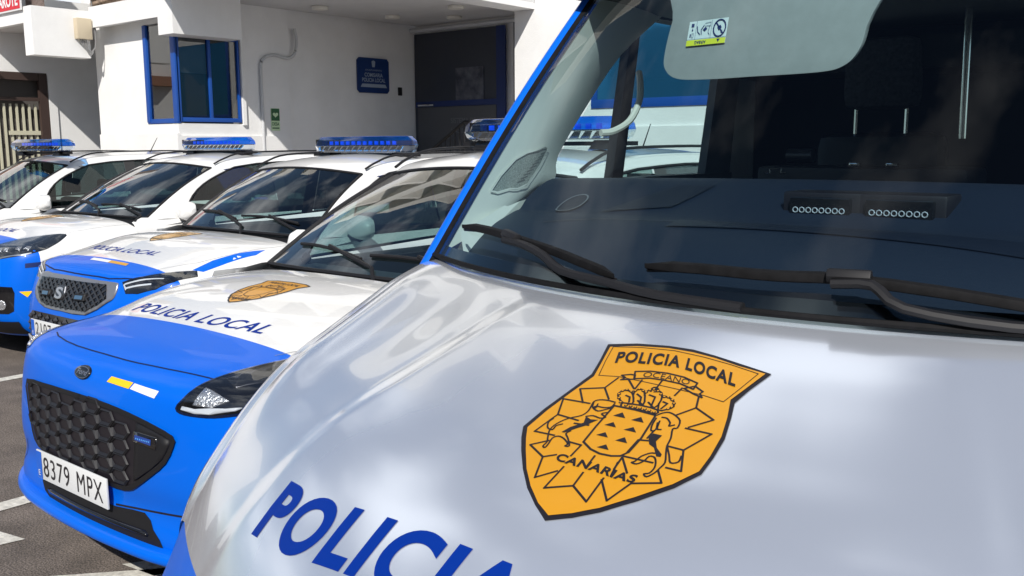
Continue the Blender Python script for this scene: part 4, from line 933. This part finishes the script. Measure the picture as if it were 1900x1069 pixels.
# interior: dashboard
D_ = []
for y, z in ((.87,1.395),(1.0,1.47),(1.12,1.508),(1.22,1.515),(1.34,1.545),(1.46,1.583),(1.52,1.585),(1.56,1.54),(1.58,1.2)):
    D_.append([(x, y+.25*(abs(x)/.85)**2*(1 if y < 1.1 else max(.12, 1-(y-1.1)*3)), z-.012*(abs(x)/.85)**2) for x in np.linspace(-.83,.83,25)])
dsh = sheet('dashboard', surf(D_, 1, 3), mat('van_dash',(.004,.010,.026),.6,bump=.1,bscale=300), van)
db = bvh_of(dsh); tpd = proj(db, (0,0,0), (1,0,0), (0,1,0), (0,0,-1), .001)
decal('vent', [[(-.64+.036*math.cos(a)-.0*math.sin(a), 1.34+.045*math.sin(a)) for a in np.linspace(0, 2*PI, 20)[:-1]]], tpd, mat('vent_dark',(.004,.008,.02),.5), dsh, h=.002)
decal('vent_ring', ribbon([(-.64+.036*math.cos(a), 1.34+.045*math.sin(a)) for a in np.linspace(0, 2*PI, 20)[:-1]], .004, True), tpd, mat('dash_ring',(.12,.13,.15),.4), dsh, h=.004)
decal('dash_recess', [[(-.52,1.28),(-.40,1.43),(-.30,1.43),(-.34,1.30)], [(-.25,1.12),(.6,1.10),(.6,1.16),(-.25,1.18)]], tpd, mat('vent_dark'), dsh, h=.002)
decal('panel_gap', ribbon([(-.62,1.2),(-.3,1.17),(0,1.16),(.7,1.17)], .003), tpd, INK, dsh, h=.001)
for k, (x0, x1) in enumerate(((-.06,.062),(.092,.217))):
    q = MB(); q.box((x0,1.285,1.508),(x1,1.37,1.563)); lm = q.build('warning_lamp', GLOSSB, van, bevel=.004)
    q = MB(); q.box((x0-.02,1.30,1.50),(x1+.02,1.40,1.572)); q.build('hood_box', INK, lm, bevel=.006)
    for i in range(8):
        x = x0+.014+i*(x1-x0-.028)/7; q = MB(); q.tube([(x+.0052*math.cos(a),1.283,1.537+.0052*math.sin(a)) for a in np.linspace(0,2*PI,9)], .0012, 4); q.build('led_ring', mat('led_silver',(.55,.57,.62),.3,metal=.3), lm)
# sun visor with the airbag label
vz = smooth([(-.424,1.875),(-.416,1.838),(-.380,1.814),(-.3,1.809),(-.2,1.810),(-.05,1.812),(.0,1.822),(.026,1.85),(.036,1.90),(.045,2.06),(-.40,2.06),(-.418,1.95)], 5)
q = MB(); q.prism([(x, 1.38+(z-1.81)*.30, z) for x, z in vz], (0,.022,.006)); vi = q.build('sun_visor', mat('visor_fabric',(.27,.28,.27),.8,noise=.05,nscale=30), van, bevel=.005)
vp = lambda u, v, h=0: Vector((u, 1.38+(v-1.81)*.30-.0045-h, v))
lb = decal('airbag_label', [[(-.367,1.887),(-.271,1.889),(-.271,1.945),(-.367,1.942)]], vp, mat('label_white',(.62,.68,.66),.5), vi)
decal('label_band', [[(-.367,1.887),(-.271,1.889),(-.271,1.901),(-.367,1.900)]], vp, mat('label_yellow',(.66,.68,.03),.5), lb, h=.001)
cc = (-.289,1.923); Lb = ribbon([(cc[0]+.0145*math.cos(a), cc[1]+.0185*math.sin(a)) for a in np.linspace(0,2*PI,21)[:-1]], .003, True)+ribbon([(-.299,1.936),(-.279,1.910)], .003)
Lb += [[(-.284,1.899),(-.292,1.899),(-.288,1.892)], [(-.295,1.925),(-.288,1.93),(-.284,1.924),(-.290,1.918)], [(-.286,1.915),(-.281,1.918),(-.283,1.911)]]
Lb += ribbon([(-.309,1.902),(-.309,1.942)], .0007)+ribbon([(-.347,1.902),(-.347,1.942)], .0007)+ribbon([(-.367,1.901),(-.271,1.903)], .0008)
Lb += ribbon([(-.345,1.93),(-.342,1.918),(-.336,1.912)], .002)+ribbon([(-.332,1.912),(-.334,1.922),(-.328,1.932)], .0018)+ribbon([(-.326,1.936),(-.312,1.938),(-.312,1.93),(-.325,1.93)], .001)+ribbon([(-.314,1.93),(-.316,1.915),(-.312,1.91)], .001)+[[(-.33,1.922),(-.325,1.918),(-.319,1.924),(-.324,1.928)]]
Lb += [[(-.36,1.93),(-.353,1.93),(-.353,1.937),(-.36,1.937)], [(-.358,1.921),(-.354,1.921),(-.356,1.928)], [(-.361,1.907),(-.358,1.907),(-.358,1.914),(-.361,1.914)]]+ribbon([(-.356,1.906),(-.352,1.906),(-.352,1.915),(-.356,1.915)], .0008, True)
Lb.append(text2d('AIRBAG', -.346, 1.8905, .028, .007, bold=.02, flipx=True, flipy=True))
decal('label_print', Lb, vp, NAVY, lb, h=.002, cut=5)
q = MB(); q.tube([(-.43,1.44,2.06),(-.43,1.47,2.12)], .008); q.build('pivot', CHROME, vi)
# headliner strip, pillar trims, door frames
VT = mat('pillar_trim_van', (.84,.84,.77), .6)
for s in (-1, 1):
    ed = [Vector(vws(s*.985, v))+Vector((0,.012,-.012)) for v in np.linspace(.03, 1.02, 16)]
    inn = []
    cp = np.array([(.865,1.47,1.545),(.868,1.575,1.575),(.868,1.59,1.64),(.868,1.74,1.79),(.862,1.90,1.935),(.85,2.12,2.07)])
    IE = cr1(cp, 3)
    A_ = np.array([[tuple(a.lerp(Vector((s*b_[0], b_[1], b_[2])), t)+Vector((-s*.018*math.sin(PI*t),0,0))) for t in (0,.2,.35,.5,.75,1)] for a, b_ in zip(ed, IE)])
    tr = sheet('pillar_trim', A_, VT, van)
    tb = bvh_of(tr)
    q = MB(); q.add([(s*.80,1.12,1.40),(s*.82,1.13,1.46),(s*.865,1.47,1.552),(s*.862,1.47,1.40)], [(0,1,2,3)]); q.build('lower_trim', VT, van)
    px_ = proj(tb, (0,0,0), (0,1,0), (0,0,1), (s,0,0), .002)
    T = [(1.50,1.660),(1.44,1.655),(1.355,1.632),(1.27,1.553),(1.335,1.556),(1.41,1.566)]
    tw = decal('speaker_grille', [smooth(T, 2)], px_, mat('speaker_mesh',(.34,.36,.33),.7,noise=.5,nscale=420), tr, cut=.03)
    decal('speaker_rim', ribbon(smooth(T, 2), .004, True), px_, VT, tr, cut=.05, h=.003)
    for k in range(9): decal('slot', ribbon([(1.37+k*.012,1.572+k*.009),(1.40+k*.012,1.578+k*.009)], .002), px_, mat('slot_dark',(.15,.16,.15),.7), tw, cut=1, h=.001)
    q = MB(); q.tube([tuple(p) for p in cr1([(s*.80,1.70,1.70),(s*.785,1.74,1.705),(s*.775,1.81,1.735),(s*.775,1.86,1.79),(s*.79,1.89,1.84),(s*.82,1.93,1.88)], 4)], .010, 8); q.build('grab_handle', TRIM, van, smooth=True)
    # door frame bars (X plane .88)
    def bx(a, b_, m=BLACK, nm='door_frame'):
        q = MB(); (y0,z0),(y1,z1) = a, b_; q.box((min(s*.87,s*.93),y0,z0),(max(s*.87,s*.93),y1,z1)); return q.build(nm, m, van)
    q = MB(); q.prism([(s*.88,1.88,1.56),(s*.88,1.94,1.56),(s*.88,2.05,2.10),(s*.88,2.00,2.10)], (s*.03,0,0)); q.build('door_frame', BLACK, van)
    q = MB(); q.prism([(s*.88,2.47,1.55),(s*.88,2.66,1.55),(s*.88,2.75,2.10),(s*.88,2.60,2.10)], (s*.03,0,0)); q.build('middle_pillar', mat('pillar_grey',(.10,.11,.12),.6), van)
    bx((1.46,1.40),(2.66,1.565), mat('door_lining',(.09,.095,.105),.7), 'door_lining'); bx((1.9,2.06),(2.7,2.14), DARKI)
    q = MB(); q.add([(s*.915,1.58,1.56),(s*.915,2.5,1.56),(s*.90,2.62,2.1),(s*.90,2.1,2.1)], [(0,1,2,3)]); q.build('door_window', glass('van_side_glass',(.74,.86,.84)), van)
q = MB(); q.box((-.84,1.56,2.06),(.84,5,2.10)); q.build('headliner', mat('headliner_grey',(.16,.165,.16),.9), van)
# seats, head restraints, pole
for x in (-.32, .52):
    sm_b = MB(); sm_b.box((x-.20,2.55,1.0),(x+.20,2.68,1.70)); s_ = sm_b.build('seat', mat('seat_leather',(.02,.021,.025),.4), van, bevel=.05)
    hm = MB(); hm.box((x-.115,2.54,1.775),(x+.115,2.66,2.0)); h_ = hm.build('headrest', SEATM, s_, bevel=.04)
    for dx in (-.08,.08):
        q = MB(); q.tube([(x+dx,2.60,1.68),(x+dx,2.60,1.80)], .008); q.build('headrest_post', CHROME, s_)
q = MB(); q.tube([(-.046,2.50,1.68),(-.050,2.50,2.06)], .013, 12); q.build('grab_pole', CHROME, van, smooth=True)
q = MB(); q.box((-.56,2.2,1.2),(.05,2.42,1.60)); q.build('equipment_box', mat('box_dark',(.02,.022,.03),.45), van, bevel=.02)
q = MB(); q.tube([(-.50,2.3,1.63),(-.42,2.3,1.63)], .022, 12); q.build('torch', mat('torch_grey',(.08,.085,.10),.3,metal=.6), van, smooth=True)
for x in (-.255,-.15): 
    q = MB(); q.box((x-.016,2.19,1.60),(x+.016,2.21,1.612)); q.build('buckle', CHROME, van, bevel=.003)
q = MB(); q.tube([(-.52,2.18,1.580),(-.505,2.18,1.580),(-.505,2.18,1.592),(-.47,2.18,1.592),(-.47,2.18,1.580),(-.455,2.18,1.580)], .0022, 5); q.build('bracket', CHROME, van)
for a in np.linspace(0,1,3): pass
q = MB(); q.box((-.90,2.9,.6),(.90,2.93,2.06)); q.build('partition', mat('partition_navy',(.016,.02,.035),.7), van)

# ------------------------------------------------------------------ street behind the viewer (seen only in reflections)
oh = empty('house_row', (-4,-15,0), 'tan rendered houses across the street behind the viewer', 'building')
b = MB(); b.box((-22,-8,0),(26,0,7.5)); b.build('facade', mat('tan_plaster',(.38,.31,.24),.9,noise=.15,nscale=1.2), oh)
for i in range(14):
    for z in (1.0, 4.2): b = MB(); b.box((-20.5+i*3.3,.002,z),(-19.2+i*3.3,.03,z+1.6)); b.build('window', GLASSD, oh)
def tree(x, y, h, r, lab):
    t = empty('street_tree', (x, y, 0), lab+' street tree across the road behind the viewer', 'tree', 'trees across the road')
    q = MB(); q.tube([(0,0,0),(.1,.05,h*.4),(0,.1,h*.65)], [.22,.16,.09], 9); q.build('trunk', BROWN, t)
    rn = random.Random(int(x*7)); vs = []; fs = []
    for i in range(1500):
        a, b_, c = rn.gauss(0,1), rn.gauss(0,1), rn.gauss(0,1); l = math.sqrt(a*a+b_*b_+c*c); rr = r*(.5+.5*rn.random())
        p = Vector((a/l*rr, b_/l*rr, h*.72+c/l*rr*.8)); d1 = Vector((rn.uniform(-1,1),rn.uniform(-1,1),rn.uniform(-1,1))).normalized()*.22; d2 = d1.orthogonal().normalized()*.15
        k = len(vs); vs += [p-d1, p+d2, p+d1, p-d2]; fs.append((k,k+1,k+2,k+3))
    mesh('crown', vs, fs, mat('leaves',(.03,.055,.02),.7), t)
for a in ((-9,-9.5,6,2.2,'second leafy'),(-1.5,-10,5.5,2.0,'lowest leafy'),(5,-9,6.2,2.3,'broadest leafy'),(-16,-10,6,2.2,'westernmost leafy')): tree(*a)
